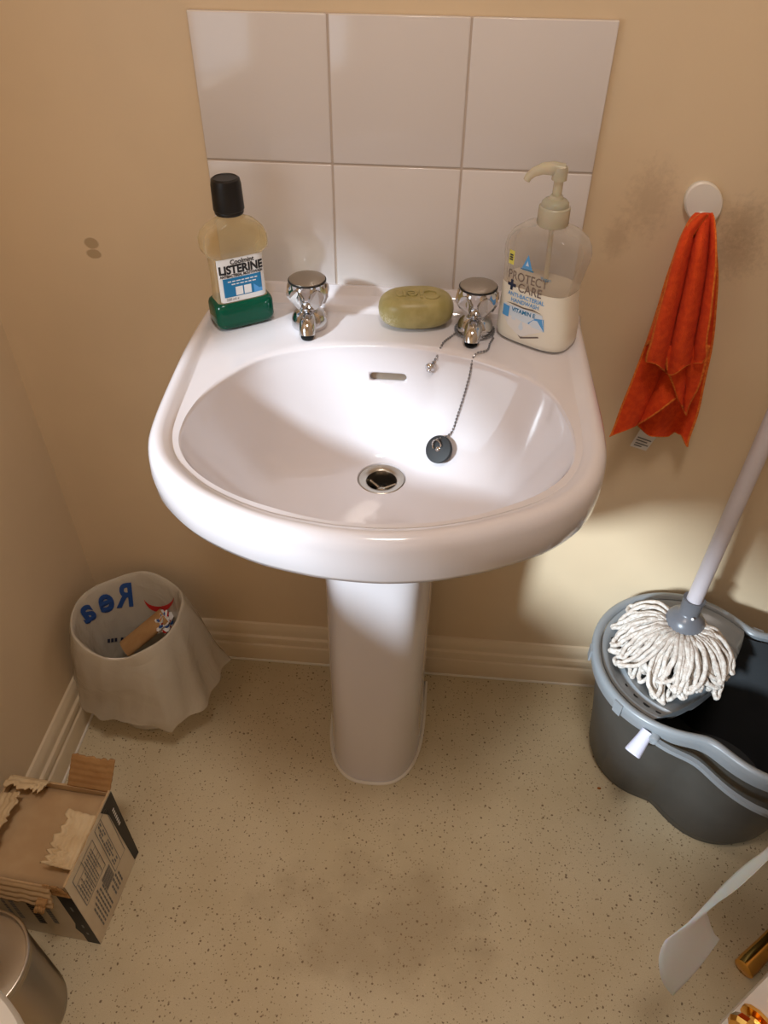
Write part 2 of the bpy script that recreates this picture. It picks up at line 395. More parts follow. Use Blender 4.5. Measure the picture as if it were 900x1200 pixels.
rings += [dring(.0288, DZ-.002), dring(.0200, DZ-.004), dring(.0200, DZ-.036)]
basin = thing('washbasin', 'white ceramic washbasin with an oval bowl on a pedestal below the tiles', 'washbasin', (.2285, -.23, .60))
b = MB(); b.loft(rings, 0, True, True, True)
bowl = b.build('bowl', M['ceramic'], basin, sharp=50)
# overflow slot cut through the rear bowl wall
def bowl_surface(px, py):
    o = at(px, py, 1, -.5); dg = bpy.context.evaluated_depsgraph_get(); dg.update()
    h = bpy.context.scene.ray_cast(dg, CAM, (o-CAM).normalized())
    return h[1], h[2]
bpy.context.view_layer.update()
op, on = bowl_surface(455, 442)
cut = MB()
ux = Vector((1, 0, 0)) - on*on.x; ux.normalize(); uz = on.cross(ux); uz = uz if uz.z > 0 else -uz
stad = [(.0175*(1 if math.cos(t) > 0 else -1)*(1 if abs(math.cos(t)) > .01 else 0) + .0052*math.cos(t), .0052*math.sin(t)) for t in [2*PI*(k+.5)/32 for k in range(32)]]
cut.loft([[op + ux*a + uz*c + on*w for a, c in stad] for w in (.012, -.010)], 0, True, True, True)
cu = cut.build('cutter', M['ceramic']); cu_b = bowl.modifiers.new('cut', 'BOOLEAN'); cu_b.object = cu; cu_b.operation = 'DIFFERENCE'; cu_b.solver = 'EXACT'
# the cutter lives in world space, the bowl's parent only translates
bpy.context.view_layer.update()
dg = bpy.context.evaluated_depsgraph_get()
me2 = bpy.data.meshes.new_from_object(bowl.evaluated_get(dg)); bowl.modifiers.clear(); bowl.data = me2
bpy.data.objects.remove(cu)
b = MB()
for w, k in ((-.0092, .96),):
    b.loft([[op + ux*a*k + uz*c*k + on*ww for a, c in stad] for ww in (w, w-.0006)], 0, True, True, True)
o = b.build('overflow_slot', M['steel'], basin); o['label'] = 'dark overflow slot'
# chrome waste
b = MB(); b.lathe([(.0185, -.030), (.0185, -.0030), (.0195, -.0018), (.0230, -.0008), (.0270, -.0002), (.0287, -.0012), (.0290, -.0030), (.0205, -.0036), (.0200, -.030)], (DRAIN.x, DRAIN.y, DZ), 48, 0, None, False, False)
dr = b.build('waste_flange', M['steel'], basin)
b = MB()
b.lathe([(.0185, 0), (.0186, .0012)], (DRAIN.x, DRAIN.y, DZ-.024), 32, 1)
for k in range(3):
    a = k*2*PI/3+.4; ca, sa = math.cos(a), math.sin(a)
    b.tube([(DRAIN.x+.0035*ca, DRAIN.y+.0035*sa, DZ-.017), (DRAIN.x+.0183*ca, DRAIN.y+.0183*sa, DZ-.014)], .0022, 8)
b.lathe([(.0055, -.004), (.0065, 0), (.0045, .002), (.001, .0026)], (DRAIN.x, DRAIN.y, DZ-.017), 20)
b.build('waste_strainer', [M['steel'], M['dark']], dr)

# ------------------------------------------------------------------ pedestal
ped = thing('basin_pedestal', 'tall white ceramic pedestal standing on the floor under the washbasin', 'pedestal', (.219, -.14, 0))
def ped_ring(cx, hw, yf, yb, z, e=.62):
    out = []; n = 40
    for k in range(n+1):
        a = PI*k/n; c, s_ = math.cos(a), math.sin(a)
        out.append(Vector((cx+hw*math.copysign(abs(c)**e, c), -.10-(-.10-yf)*abs(s_)**e, z)))
    out.append(Vector((cx-hw*.98, yb, z))); out.append(Vector((cx+hw*.98, yb, z)))
    return out
b = MB()
b.loft([ped_ring(.2165, .0830, -.2585, -.035, 0, .72), ped_ring(.2165, .0815, -.2555, -.035, .02, .70), ped_ring(.2170, .0800, -.2530, -.035, .10, .66), ped_ring(.2185, .0790, -.2510, -.035, .25, .58), ped_ring(.2215, .0790, -.2495, -.035, .45, .55), ped_ring(.2225, .0790, -.2480, -.035, .53, .5), ped_ring(.2235, .079, -.245, -.035, .585, .5), ped_ring(.2235, .0775, -.243, -.035, .5865, .5)], 0, True, True, True)
b.build('column', M['ceramic'], ped, sharp=60)
b = MB(); pr_ = ped_ring(.2165, .0845, -.2605, -.035, .0015, .72)[:41]; b.tube([(pr_[0].x, -.04, .0015)]+pr_+[(pr_[-1].x, -.04, .0015)], .0032, 8)
b.build('sealant_bead', M['seal'], ped)

# ------------------------------------------------------------------ taps
def make_tap(loc, rz, label):
    t = thing('basin_tap', label, 'tap', loc, rz, 'taps on the basin')
    b = MB(); b.lathe([(.0215, 0), (.0222, .0018), (.0220, .006), (.0212, .011), (.0190, .0165), (.0160, .0200), (.0125, .0220), (.0110, .0235), (.0110, .032)], n=40)
    b.build('tap_body', M['chrome'], t, local=True)
    b = MB()
    P = [(0, -.008, .0125), (0, -.020, .0135), (0, -.027, .0125), (0, -.0315, .0090), (0, -.0330, .0040)]
    b.tube(P, [.0104, .0102, .0100, .0100, .0098], 24)
    sp = b.build('spout', M['chrome'], t, local=True)
    b = MB(); b.lathe([(.0080, 0), (.0080, .0012)], (0, -.0336, .0020), 20, 0, Matrix.Rotation(.25, 3, 'X'))
    b.build('spout_outlet', M['dark'], sp, local=True)
    # faceted head: eight diamond flats
    b = MB(); n = 8; rows = [(.0150, .0280, 0), (.0190, .0330, .5), (.0226, .0420, 0), (.0232, .0470, .5), (.0226, .0530, 0), (.0215, .0560, .5)]
    def rg(r, z, o, m=64):
        out = []
        for k in range(m):
            a = 2*PI*k/m; w = abs(math.cos((a*n/2)+o*PI))
            out.append(Vector(((r*(1-.075*w))*math.cos(a), (r*(1-.075*w))*math.sin(a), z)))
        return out
    b.loft([rg(.0125, .0275, 0), rg(.0155, .0290, 0), rg(.0188, .0340, 0), rg(.0222, .0410, 0), rg(.0230, .0455, 0), rg(.0222, .0510, 0), rg(.0216, .0545, .5), [Vector((.0212*math.cos(2*PI*k/64), .0212*math.sin(2*PI*k/64), .0570)) for k in range(64)], [Vector((.0198*math.cos(2*PI*k/64), .0198*math.sin(2*PI*k/64), .0585)) for k in range(64)]], 0, True, True, True)
    hd = b.build('tap_head', M['chrome'], t, local=True, sharp=18)
    b = MB()
    for k in range(6):                       # broad diamond facets round the head
        a = 2*PI*k/6 - PI/2 + PI/6; ca, sa = math.cos(a), math.sin(a); tx = Vector((-sa, ca, 0))
        def P_(u, z, d): return Vector((ca*d, sa*d, z)) + tx*u
        prof_ = [(0, .0298), (.0045, .0345), (.0088, .0420), (.0088, .0455), (.0060, .0505), (.0020, .0530), (-.0020, .0530), (-.0060, .0505), (-.0088, .0455), (-.0088, .0420), (-.0045, .0345)]
        vs = [P_(u, z, .0190+.0047*sstep(.029, .044, z)-.0012*sstep(.044, .054, z)) for u, z in prof_]; vi = [v - Vector((ca, sa, 0))*.006 for v in vs]; L_ = len(vs)
        b.add(vs+vi, [tuple(range(L_))]+[(q, (q+1) % L_, L_+(q+1) % L_, L_+q) for q in range(L_)], 0, False)
    b.build('facet', M['facet'], hd, local=True, sharp=10)
    b = MB(); b.lathe([(.0203, .0578), (.0203, .0590), (.0190, .0596), (.0100, .0604), (.0, .0606)], n=40)
    b.build('indicator_disc', M['steel'], hd, local=True)
    b = MB(); b.lathe([(.0214, .0566), (.0216, .0572), (.0214, .0580), (.0205, .0582)], n=40, cap0=False, cap1=False)
    b.build('indicator_ring', M['black'], hd, local=True)
    hd.scale = (1.06, 1.06, 1.10); hd.location = (0, 0, -.0048)
    return t
DECK = .7792
make_tap((.1265, -.0850, DECK), .08, 'left chrome basin tap, beside the mouthwash bottle')
make_tap((.3290, -.0820, DECK), -.12, 'right chrome basin tap, with the plug chain, between soap bar and handwash')

# ------------------------------------------------------------------ plug and chain
PL, PN = bowl_surface(518, 528)
plug = thing('basin_plug', 'black rubber plug on a bead chain from the right tap, lying in the bowl', 'plug', tuple(PL))
q = Vector((0, 0, 1)).rotation_difference(PN).to_matrix()
b = MB(); b.lathe([(.0125, .0005), (.0150, .003), (.0165, .0075), (.0170, .0085), (.0170, .0105), (.0160, .0120), (.0110, .0127), (.0, .0128)], tuple(PL), 40, 0, q)
b.build('plug_disc', M['rubber'], plug)
top = PL + PN*.0128
b = MB()
tx = (q @ Vector((1, 0, 0))); ty = q @ Vector((0, 1, 0))
hoop = [top + tx*(.0052*math.cos(a)) + ty*(.004+.0062*math.sin(a)) + PN*(.0018+.0035*max(0, math.sin(a))) for a in [(-.15+1.3*k/14)*PI for k in range(15)]]
b.tube(hoop, .0010, 8); b.lathe([(.0028, -.0006), (.0030, .0006), (.001, .0016)], tuple(top), 16, 0, q)
b.build('wire_hoop', M['chrome'], plug)
def beads(b, P, r=.00145, step=.0042):
    P = [Vector(p) for p in P]; acc = 0
    for a, c in zip(P, P[1:]):
        L = (c-a).length
        while acc < L:
            p = a.lerp(c, acc/L)
            b.lathe([(r*.25, -r*.95), (r*.75, -r*.7), (r, 0), (r*.75, r*.7), (r*.25, r*.95)], tuple(p), 8)
            acc += step
        acc -= L
    b.tube(P, r*.36, 5)
def on_bowl(pxs, lift):
    out = []
    for px, py in pxs:
        h, n = bowl_surface(px, py); out.append(h + n*lift)
    return out
bpy.context.view_layer.update()
def world_on(pts, lift=.0022):
    dg = bpy.context.evaluated_depsgraph_get(); out = []
    for x, y in pts:
        ok, h, n, *_ = bpy.context.scene.ray_cast(dg, Vector((x, y, .7798+.012)), Vector((0, 0, -1)))
        out.append(h + n*lift if ok else Vector((x, y, .78)))
    return out
tapc = Vector((.3290, -.0820, DECK))
ring = [tapc + Vector((.0232*math.cos(a), .0232*math.sin(a), .0035)) for a in [2*PI*k/40 for k in range(41)]]
b = MB(); beads(b, [tapc + Vector((.0238*math.cos(a), .0238*math.sin(a), .0030)) for a in [(-.35+1.70*k/30)*PI for k in range(31)]])
s0 = tapc + Vector((.0215, -.0150, .0032)); hoop_t = hoop[7]
mid = world_on([(.3475, -.112), (.3440, -.128)]) + on_bowl([(556, 418), (551, 440), (545, 462), (537, 487), (529, 508)], .0024)
beads(b, catmull([s0, Vector((.3515, -.100, DECK+.0022))] + mid + [hoop_t], False, 6))
l0 = tapc + Vector((-.0215, -.0100, .0032))
lm = world_on([(.3010, -.100)]) + on_bowl([(519, 404), (512, 418), (508, 424)], .0024)
beads(b, catmull([l0] + lm, False, 6))
b.build('bead_chain', M['dull'], plug)
st, sn = bowl_surface(505, 430)
b = MB(); b.lathe([(.001, -.0052), (.0030, -.0048), (.0030, -.0030), (.0052, -.0016), (.0062, .0012), (.0056, .0034), (.0030, .0056), (.0012, .0060)], tuple(st + sn*.006), 24, 0, Vector((0, 0, 1)).rotation_difference(Vector((.3, .75, .6)).normalized()).to_matrix())
b.build('chain_stay', M['chrome'], plug)

# ------------------------------------------------------------------ soap
soap = thing('soap_bar', 'olive green soap bar lying on the basin ledge between the two taps', 'soap', (.2560, -.0655, DECK+.0013), .16)
b = MB(); n = 72; rr = []
for k in range(17):
    ph = -PI/2 + PI*k/16; cz = math.sin(ph); cr = math.cos(ph)
    z = .0140 + .0150*math.copysign(abs(cz)**.80, cz); kr = cr**.50
    seam = 1 + .012*math.exp(-((z-.0125)/.0016)**2)
    ring = []
    for i in range(n):
        a = 2*PI*i/n; c, s_ = math.cos(a), math.sin(a)
        ring.append(Vector((.0460*kr*seam*math.copysign(abs(c)**.78, c), .0285*kr*seam*1.08*math.copysign(abs(s_)**.82, s_), z)))
    rr.append(ring)
b.loft(rr, 0, True, True, True)
b.build('soap_body', M['soap'], soap, local=True)
def soap_top(x, y):
    k = ((abs(x)/.046)**2.56+(abs(y)/.0285)**2.44)**.4; c_ = min(1, k)**2.0
    return .0146 + .0150*math.sqrt(max(0, 1-c_*c_))**.80
b = MB(); b.text('Cien', .0290, lambda x, y, z: Vector((-x+.001, -y-.006, soap_top(-x+.001, -y-.006) + z)), 0, bold=.0004, extrude=.0009)
b.build('embossed_lettering', M['soap'], soap, local=True)
soap.scale = (1, 1, 1.32)

# ------------------------------------------------------------------ mouthwash bottle
mw = thing('mouthwash_bottle', 'nearly empty mouthwash bottle with black cap and green liquid left of the taps', 'bottle', (.0420, -.0830, DECK), math.radians(34))
def rbox(hx, hy, z, n=.32, m=72):
    return [Vector((hx*math.copysign(abs(math.cos(2*PI*i/m))**n, math.cos(2*PI*i/m)), hy*math.copysign(abs(math.sin(2*PI*i/m))**n, math.sin(2*PI*i/m)), z)) for i in range(m)]
PW = [(.0305, .0165, .0012, .4), (.0340, .0190, .0035, .38), (.0352, .0198, .009, .36), (.0350, .0196, .026, .36), (.0335, .0185, .0300, .36), (.0300, .0160, .0325, .34), (.0290, .0155, .036, .32), (.0285, .0152, .060, .32), (.0290, .0155, .0825, .32), (.0305, .0165, .0850, .34), (.0350, .0190, .0880, .36), (.0362, .0196, .0930, .38), (.0360, .0195, .1020, .4), (.0335, .0185, .1090, .5), (.0270, .0168, .1155, .65), (.0190, .0150, .1195, .85), (.0150, .0140, .1215, 1), (.0138, .0138, .1240, 1), (.0138, .0138, .1300, 1)]
b = MB(); b.loft([rbox(*p) for p in PW[5:]], 0, True, True, False)
b.build('bottle_body', M['straw'], mw, local=True, sharp=60)
b = MB(); b.loft([rbox(*p) for p in PW[:5]] + [rbox(.0301, .0161, .03235, .34)], 0, True, True, True)
b.build('green_liquid', M['green'], mw, local=True, sharp=60)
b = MB(); b.lathe([(.0152, .1262), (.0156, .1275), (.0156, .1290), (.0150, .1300)], n=40); b.build('neck_ring', M['black'], mw, local=True)
b = MB(); n = 96; prof = [(.0158, .1300), (.0166, .1310), (.0160, .1560), (.0150, .1615), (.0128, .1630), (.0120, .1622), (.0, .1622)]
rings_ = []
for r, z in prof:
    rings_.append([Vector(((r*(1-(.018 if i % 2 and .131 < z < .16 else 0)))*math.cos(2*PI*i/n), (r*(1-(.018 if i % 2 and .131 < z < .16 else 0)))*math.sin(2*PI*i/n), z)) for i in range(n)])
b.loft(rings_, 0, True, True, False); b.build('cap', M['black'], mw, local=True)
def lw(x, z, d=0):                          # wraps the label on the front face
    t = min(1, abs(x)/.0288); return Vector((x, -.0156*(max(0, 1-t**6.25))**.16 - .0004 - d, z))
b = MB(); LX, L0, L1 = .0268, .0335, .0835
b.quad(lambda x, y, z: lw(x, y), -LX, L0, LX, L1, 0, 24)
def T(body, size, x, z, mi, bold=0, align='CENTER', sl=0, d=.0003, sxx=1): b.text(body, size, lambda u, v, w: lw(x+u*sxx+v*sl, z+v, d), mi, align, bold)
T('Coolmint', .0072, .002, .0790, 1, .0002)
T('LISTERINE', .0128, 0, .0706, 1, .0006, sxx=.90)
T('ANTIBACTERIAL MOUTHWASH', .0044, 0, .0638, 1, .0002, sxx=.80)
b.quad(lambda x, y, z: lw(x, y, .0002), -.0225, .0395, .0225, .0615, 2, 24)
for k, zz in enumerate((.0575, .0540)):
    x = -.017+.004*k
    while x < .016-.004*k:
        w = random.uniform(.003, .006); b.quad(lambda x_, y, z: lw(x_, y, .0004), x, zz-.0006, min(x+w, .018), zz+.0006, 0, 2); x += w+.0012
for x0 in (-.0090, .0010): b.quad(lambda x_, y, z: lw(x_, y, .0004), x0, .0405, x0+.0085, .0505, 0, 3)
b.add([lw(.0125, .0500, .0004), lw(.0190, .0440, .0004), lw(.0225, .0440, .0004), lw(.0225, .0395, .0004), lw(.0125, .0395, .0004)], [(0, 1, 2, 3, 4)], 3, False)
T('250 ml e', .0042, -.0135, .0368, 1)
b.build('label', [M['label'], M['lblack'], M['lblue'], M['lsky']], mw, local=True)
mw.scale = (1.055, 1.055, 1.055)

# ------------------------------------------------------------------ handwash bottle
hw = thing('handwash_bottle', 'clear pump bottle of creamy handwash right of the taps', 'bottle', (.4020, -.0900, DECK), math.radians(-33))
HP = [(.0400, .0245, .0010), (.0455, .0285, .0035), (.0470, .0298, .010), (.0468, .0296, .030), (.0460, .0290, .052), (.0458, .0288, .068), (.0466, .0292, .084), (.0478, .0300, .096), (.0480, .0300, .104), (.0462, .0292, .1120), (.0410, .0270, .1200), (.0320, .0235, .1262), (.0225, .0195, .1292), (.0170, .0165, .1305), (.0158, .0158, .1325)]
HN = [.62]*11 + [.72, .85, 1, 1]
def hring(hx, hy, z, n, m=80):
    sh = -.0030*math.exp(-((z-.066)/.024)**2)      # the right side is drawn in for the hand
    out = []
    for p in rbox(hx, hy, z, n, m):
        if p.x > 0: p.x += sh*1.8*(p.x/hx)
        out.append(p)
    return out
b = MB(); b.loft([hring(.0458, .0288, .0662, .62)] + [hring(*p, n) for p, n in zip(HP, HN)][5:], 0, True, True, False); b.build('bottle_body', M['clear'], hw, local=True, sharp=70)
b = MB(); b.loft([hring(x, y, z, .62) for x, y, z in HP[:5]] + [hring(.0458, .0288, .0660, .62)], 0, True, True, True); b.build('creamy_liquid', M['cream'], hw, local=True, sharp=70)
def hy_at(x, z):
    for (a, b_) in zip(HP, HP[1:]):
        if a[2] <= z <= b_[2]:
            k = (z-a[2])/(b_[2]-a[2]); hx = a[0]+(b_[0]-a[0])*k; hy = a[1]+(b_[1]-a[1])*k; break
    else: hx, hy = .046, .029
    t = min(.999, abs(x)/hx); return -hy*(1-t**(1/.31*1.0))**.31
def hwf(x, z, d=0): return Vector((x, hy_at(x, z)-.0004-d, z))
b = MB()
def TH(body, size, x, z, mi, bold=0, align='CENTER', d=.0002, sxx=1): b.text(body, size, lambda u, v, w: hwf(x+u*sxx, z+v, d), mi, align, bold)
TH('PROTECT', .0138, -.0060, .0780, 3, .0001, sxx=.86); TH('+', .0210, -.0250, .0660, 1, .0009); TH('CARE', .0138, -.0010, .0665, 3, .0001, sxx=.9)
TH('ANTI-BACTERIAL', .0064, -.0050, .0572, 2, .0001, sxx=.98); TH('HANDWASH', .0064, -.0050, .0510, 2, .0001)
TH('VITAMIN E', .0066, -.0050, .0405, 0, .0002)
b.add([hwf(x, z, .0001) for x, z in ((-.0290, .0462), (-.0180, .0475), (-.0060, .0465), (.0060, .0475), (.0180, .0452), (.0060, .0458), (-.0060, .0450), (-.0180, .0458))], [(0, 1, 7), (1, 2, 6, 7), (2, 3, 5, 6), (3, 4, 5)], 3, False)
# blue triangle panels with a pale splash and a silver chevron under them
b.quad(lambda x, y, z: hwf(x, y, .0001), -.0335, .0300, -.0240, .0425, 2, 4)
b.add([hwf(x, z, .00005) for x, z in ((-.0330, .0440), (-.0200, .0448), (-.0060, .0448), (.0080, .0446), (.0190, .0440), (.0235, .0265), (.0100, .0275), (-.0040, .0285), (-.0180, .0290), (-.0330, .0300))], [(0, 1, 8, 9), (1, 2, 7, 8), (2, 3, 6, 7), (3, 4, 5, 6)], 5, False)
b.add([hwf(x, z, .0001) for x, z in ((.0020, .0305), (.0110, .0385), (.0215, .0400), (.0240, .0260))], [(0, 1, 2, 3)], 2, False)
b.add([hwf(x, z, .0001) for x, z in ((-.0330, .0320), (-.0240, .0330), (-.0100, .0310), (.0060, .0290), (.0230, .0262), (.0060, .0180), (-.0040, .0120), (-.0120, .0150), (-.0240, .0210))], [(0, 1, 8), (1, 2, 7, 8), (2, 3, 6, 7), (3, 5, 6), (3, 4, 5)], 4, False)
b.add([hwf(x, z, .0002) for x, z in ((-.0345, .0320), (-.0320, .0330), (-.0020, .0125), (-.0040, .0100))], [(0, 1, 2, 3)], 3, False)
b.add([hwf(x, z, .0002) for x, z in ((-.0040, .0100), (-.0020, .0125), (.0180, .0190), (.0190, .0175))], [(0, 1, 2, 3)], 3, False)
drop = [( -.0055+.0030*math.cos(a)*(1 if math.sin(a) < 0 else 1-math.sin(a)*.9), .0235+.0038*math.sin(a)*(1 if math.sin(a) < 0 else 2.2)) for a in [2*PI*k/20 for k in range(20)]]
b.add([hwf(x, z, .0003) for x, z in drop], [tuple(range(20))], 5, False)
# triangular A shaped emblem with a flame
b.add([hwf(x, z, .0001) for x, z in ((-.0075, .1050), (-.0140, .0895), (-.0010, .0895))], [(0, 1, 2)], 2, False)
b.add([hwf(x, z, .0003) for x, z in ((-.0075, .0985), (-.0095, .0930), (-.0055, .0930))], [(0, 1, 2)], 5, False)
b.quad(lambda x, y, z: hwf(x, y, .0002), -.0155, .0878, .0008, .0892, 0, 4)
TH('Vegan', .0052, .0165, .0845, 0)
b.quad(lambda x, y, z: hwf(x, y, .0001), -.0330, .0890, -.0255, .1040, 6, 3)
for zz in (.0985, .0960, .0935): b.quad(lambda x, y, z: hwf(x, y, .0003), -.0320, zz, -.0270, zz+.0015, 1, 2)
b.build('printed_label', [M['lblue'], M['lnavy'], M['lsky'], M['lsilver'], M['label'], M['lpale'], M['yellow']], hw, local=True)
b = MB(); n = 72
b.loft([[Vector((r*(1-(.02 if i % 2 else 0))*math.cos(2*PI*i/n), r*(1-(.02 if i % 2 else 0))*math.sin(2*PI*i/n), z)) for i in range(n)] for r, z in ((.0168, .1300), (.0172, .1310), (.0170, .1480), (.0160, .1490))], 0, True, True, True)
b.lathe([(.0150, .1490), (.0145, .1525), (.0120, .1550), (.0080, .1562), (.0070, .1590), (.0058, .1595), (.0058, .1600)], n=32)
pc = b.build('pump_collar', M['pearl'], hw, local=True)
b = MB(); b.lathe([(.0050, .1590), (.0050, .1740), (.0080, .1745), (.0080, .1780), (.0080, .1840), (.0072, .1870), (.0040, .1882), (0, .1884)], n=28)
N_ = [Vector((.004, 0, .1830)), Vector((-.008, 0, .1845)), Vector((-.018, 0, .1835)), Vector((-.027, 0, .1795)), Vector((-.0320, 0, .1745)), Vector((-.0335, 0, .1710))]
rg = Matrix.Rotation(math.radians(24), 3, 'Z')
b.tube([rg @ p for p in N_], [.0070, .0066, .0056, .0046, .0040, .0037], 18)
b.build('pump_head', M['pearl'], hw, local=True)
b = MB(); b.tube([(0, 0, .13), (.004, 0, .03)], .0028, 10); b.build('dip_tube', M['pearl'], hw, local=True)

hw.scale = (1, 1, 1.06)
# ------------------------------------------------------------------ wall hook and cloth
HK = at(825, 239, 1, -.008)
hook = thing('wall_hook', 'round white stick-on hook on the wall holding the orange cloth', 'hook', (HK.x, 0, HK.z))
b = MB(); mt = Matrix.Rotation(PI/2, 3, 'X') ; rt = Matrix.Rotation(math.radians(-38), 3, 'Y')
b.lathe([(.0230, .0004), (.0240, .002), (.0238, .0065), (.0220, .0085), (.0100, .0095), (.0, .0096)], (HK.x, 0, HK.z), 48, 0, rt @ mt, sx=.84, sy=1.10)
b.build('hook_plate', M['white'], hook)
b = MB(); b.tube([(HK.x, -.008, HK.z-.012), (HK.x, -.020, HK.z-.019), (HK.x, -.030, HK.z-.018), (HK.x, -.034, HK.z-.008)], [.0055, .005, .0048, .0045], 14); b.build('hook_prong', M['white'], hook)

cl = thing('cleaning_cloth', 'orange microfibre cloth hanging from the white wall hook', 'cloth', (HK.x, -.02, HK.z-.012))
def sheet(b, rows, depth, fold, nu=60, nv=70, ph=0, hem=True, pinch=1, hw_=.03):
    # rows: (py, px_left, px_right) edges read down the cloth; depth(v): distance from the wall; fold(u,v): pleat relief
    rws = catmull([Vector((r[0], r[1], r[2])) for r in rows], False, 10)
    def fn(u, v):
        k = v*(len(rws)-1); i = min(int(k), len(rws)-2); r = rws[i].lerp(rws[i+1], k-i)
        y = -(depth(v) + fold(u, v)); y = min(y, -.0045)
        return at(r.y+(r.z-r.y)*u, r.x + (dip(u) if callable(dip) else 0)*v*v, 1, y)
    dip = sheet.dip
    vs = [fn(i/(nu-1), j/(nv-1)) for j in range(nv) for i in range(nu)]; fs = []; 
    o = len(b.v); b.v += [tuple(p) for p in vs]
    for j in range(nv-1):
        for i in range(nu-1):
            b.f.append((o+j*nu+i, o+j*nu+i+1, o+(j+1)*nu+i+1, o+(j+1)*nu+i)); b.s.append(True)
            b.m.append(1 if hem and (j >= nv-3 or i < hem_l(nu) or i >= nu-1-hem_r(nu)) else 0)
hem_l = lambda n: 2; hem_r = lambda n: 2
b = MB()
# rearmost piece with the pointed tail at the right
sheet.dip = lambda u: -14*sstep(.35, 0, u) + 4*math.sin(PI*u) + 16*sstep(.86, 1, u) - 4*math.exp(-((u-.76)/.06)**2)
sheet(b, [(270, 812, 838), (320, 790, 842), (360, 778, 840), (400, 768, 836), (440, 756, 827), (475, 748, 819), (500, 742, 809), (508, 740, 806)],
      lambda v: .010+.010*v, lambda u, v: (.004+.013*v)*(.5+.5*math.sin(2*PI*(1.6*u+.55)+.8*v)))
# wide left piece with a slanting hem
sheet.dip = lambda u: -50*u + 6*math.sin(PI*u)
sheet(b, [(256, 814, 834), (285, 796, 836), (320, 782, 836), (360, 770, 832), (400, 757, 826), (440, 742, 818), (475, 728, 806), (500, 719, 799), (512, 714, 796)],
      lambda v: .024+.016*v, lambda u, v: (.004+.016*v)*abs(math.sin(PI*(1.5*u+.15)+.8*v))**.6)
# front layer with three deep pleats
sheet.dip = lambda u: 15*math.exp(-((u-.42)/.20)**2) + 2*u - 10*sstep(.93, 1, u)
sheet(b, [(250, 815, 835), (258, 808, 838), (280, 797, 840), (310, 787, 840), (340, 779, 837), (375, 769, 833), (400, 763, 829), (418, 757, 829), (424, 757, 828)],
      lambda v: .042+.010*math.sin(PI*min(1, v*1.1))+.006*v, lambda u, v: (.006+.020*sstep(0, .35, v))*abs(math.sin(PI*(2.35*u+.12)+.35*v))**.55)
# narrow folded edge on the left
sheet.dip = lambda u: 8*(1-u)
sheet(b, [(251, 820, 830), (262, 807, 822), (285, 795, 807), (310, 787, 797), (340, 778, 787), (370, 767, 777), (398, 756, 768)],
      lambda v: .054+.012*math.sin(PI*v), lambda u, v: .008*math.sin(PI*u), 14, 50)
# the small tail below the front layer
sheet.dip = lambda u: 14*u
sheet(b, [(405, 777, 832), (432, 781, 826), (450, 788, 819), (466, 794, 808), (473, 798, 804)],
      lambda v: .050-.006*v, lambda u, v: .013*abs(math.sin(PI*(1.4*u+.3)))**.6, 30, 30)
b.build('towelling', [M['cloth'], M['hem']], cl, solid=.0022, recalc=False)
b = MB(); q0, q1, q2, q3 = at(752, 500, 1, -.010), at(772, 508, 1, -.010), at(757, 528, 1, -.012), at(738, 522, 1, -.012)
def tf(u, v, w=0): return q0*(1-u)*(1-v)+q1*u*(1-v)+q2*u*v+q3*(1-u)*v + Vector((0, -.0008-w, 0))
b.grid(lambda u, v: tf(u, v), 4, 4, 0)
for v0, u0, u1 in ((.45, .1, .9), (.58, .1, .75), (.72, .15, .9), (.84, .15, .6)): b.add([tf(u0, v0, .0008), tf(u1, v0, .0008), tf(u1, v0+.05, .0008), tf(u0, v0+.05, .0008)], [(0, 1, 2, 3)], 1, False)
o = b.build('care_tag', [M['label'], M['gsock']], cl); o['label'] = 'white care tag with grey print'

# ------------------------------------------------------------------ mop bucket
BK = (.755, -.185)
def bucket_outline(z, grow=0, n=144):
    k = z/.275
    c1 = Vector((.705, -.150)).lerp(Vector((.700, -.160)), k); c2 = Vector((.790, -.208)).lerp(Vector((.822, -.226)), k)
    r1 = .100+(.136-.100)*k; r2 = .106+(.132-.106)*k; mid = (c1+c2)/2; rad = []
    for i in range(n):
        d = Vector((math.cos(2*PI*i/n), math.sin(2*PI*i/n))); best = 0
        for c, r in ((c1, r1), (c2, r2)):
            m = c-mid; bq = d.dot(m); disc = bq*bq-m.dot(m)+r*r
            if disc > 0: best = max(best, bq+math.sqrt(disc))
        rad.append(best)
    for i in range(n):                             # a waist between the two lobes
        d = Vector((math.cos(2*PI*i/n), math.sin(2*PI*i/n))); ax = (c2-c1).normalized(); s_ = abs(d.cross(ax) if hasattr(d.cross(ax), '__float__') else d.x*ax.y-d.y*ax.x)
        rad[i] -= .004*sstep(.80, 1, s_)
    for _ in range(14): rad = [(rad[i-1]+2*rad[i]+rad[(i+1) % n])/4 for i in range(n)]
    return [Vector((mid.x+(rad[i]+grow)*math.cos(2*PI*i/n), mid.y+(rad[i]+grow)*math.sin(2*PI*i/n), z)) for i in range(n)]
bk = thing('mop_bucket', 'grey oval mop bucket with wringer and wire bail on the floor at right', 'bucket', (BK[0], BK[1], 0))
b = MB()
b.loft([bucket_outline(.001, -.004), bucket_outline(.002), bucket_outline(.020, .001), bucket_outline(.022, .004), bucket_outline(.10, .001), bucket_outline(.18), bucket_outline(.250)], 0, True, True, False)
b.loft([bucket_outline(.250), bucket_outline(.262, -.004), bucket_outline(.20, -.004), bucket_outline(.10, -.003), bucket_outline(.012, -.005)], 1, True, False, True)
b.build('bucket_body', [M['bucket'], M['bucketin']], bk, sharp=50)
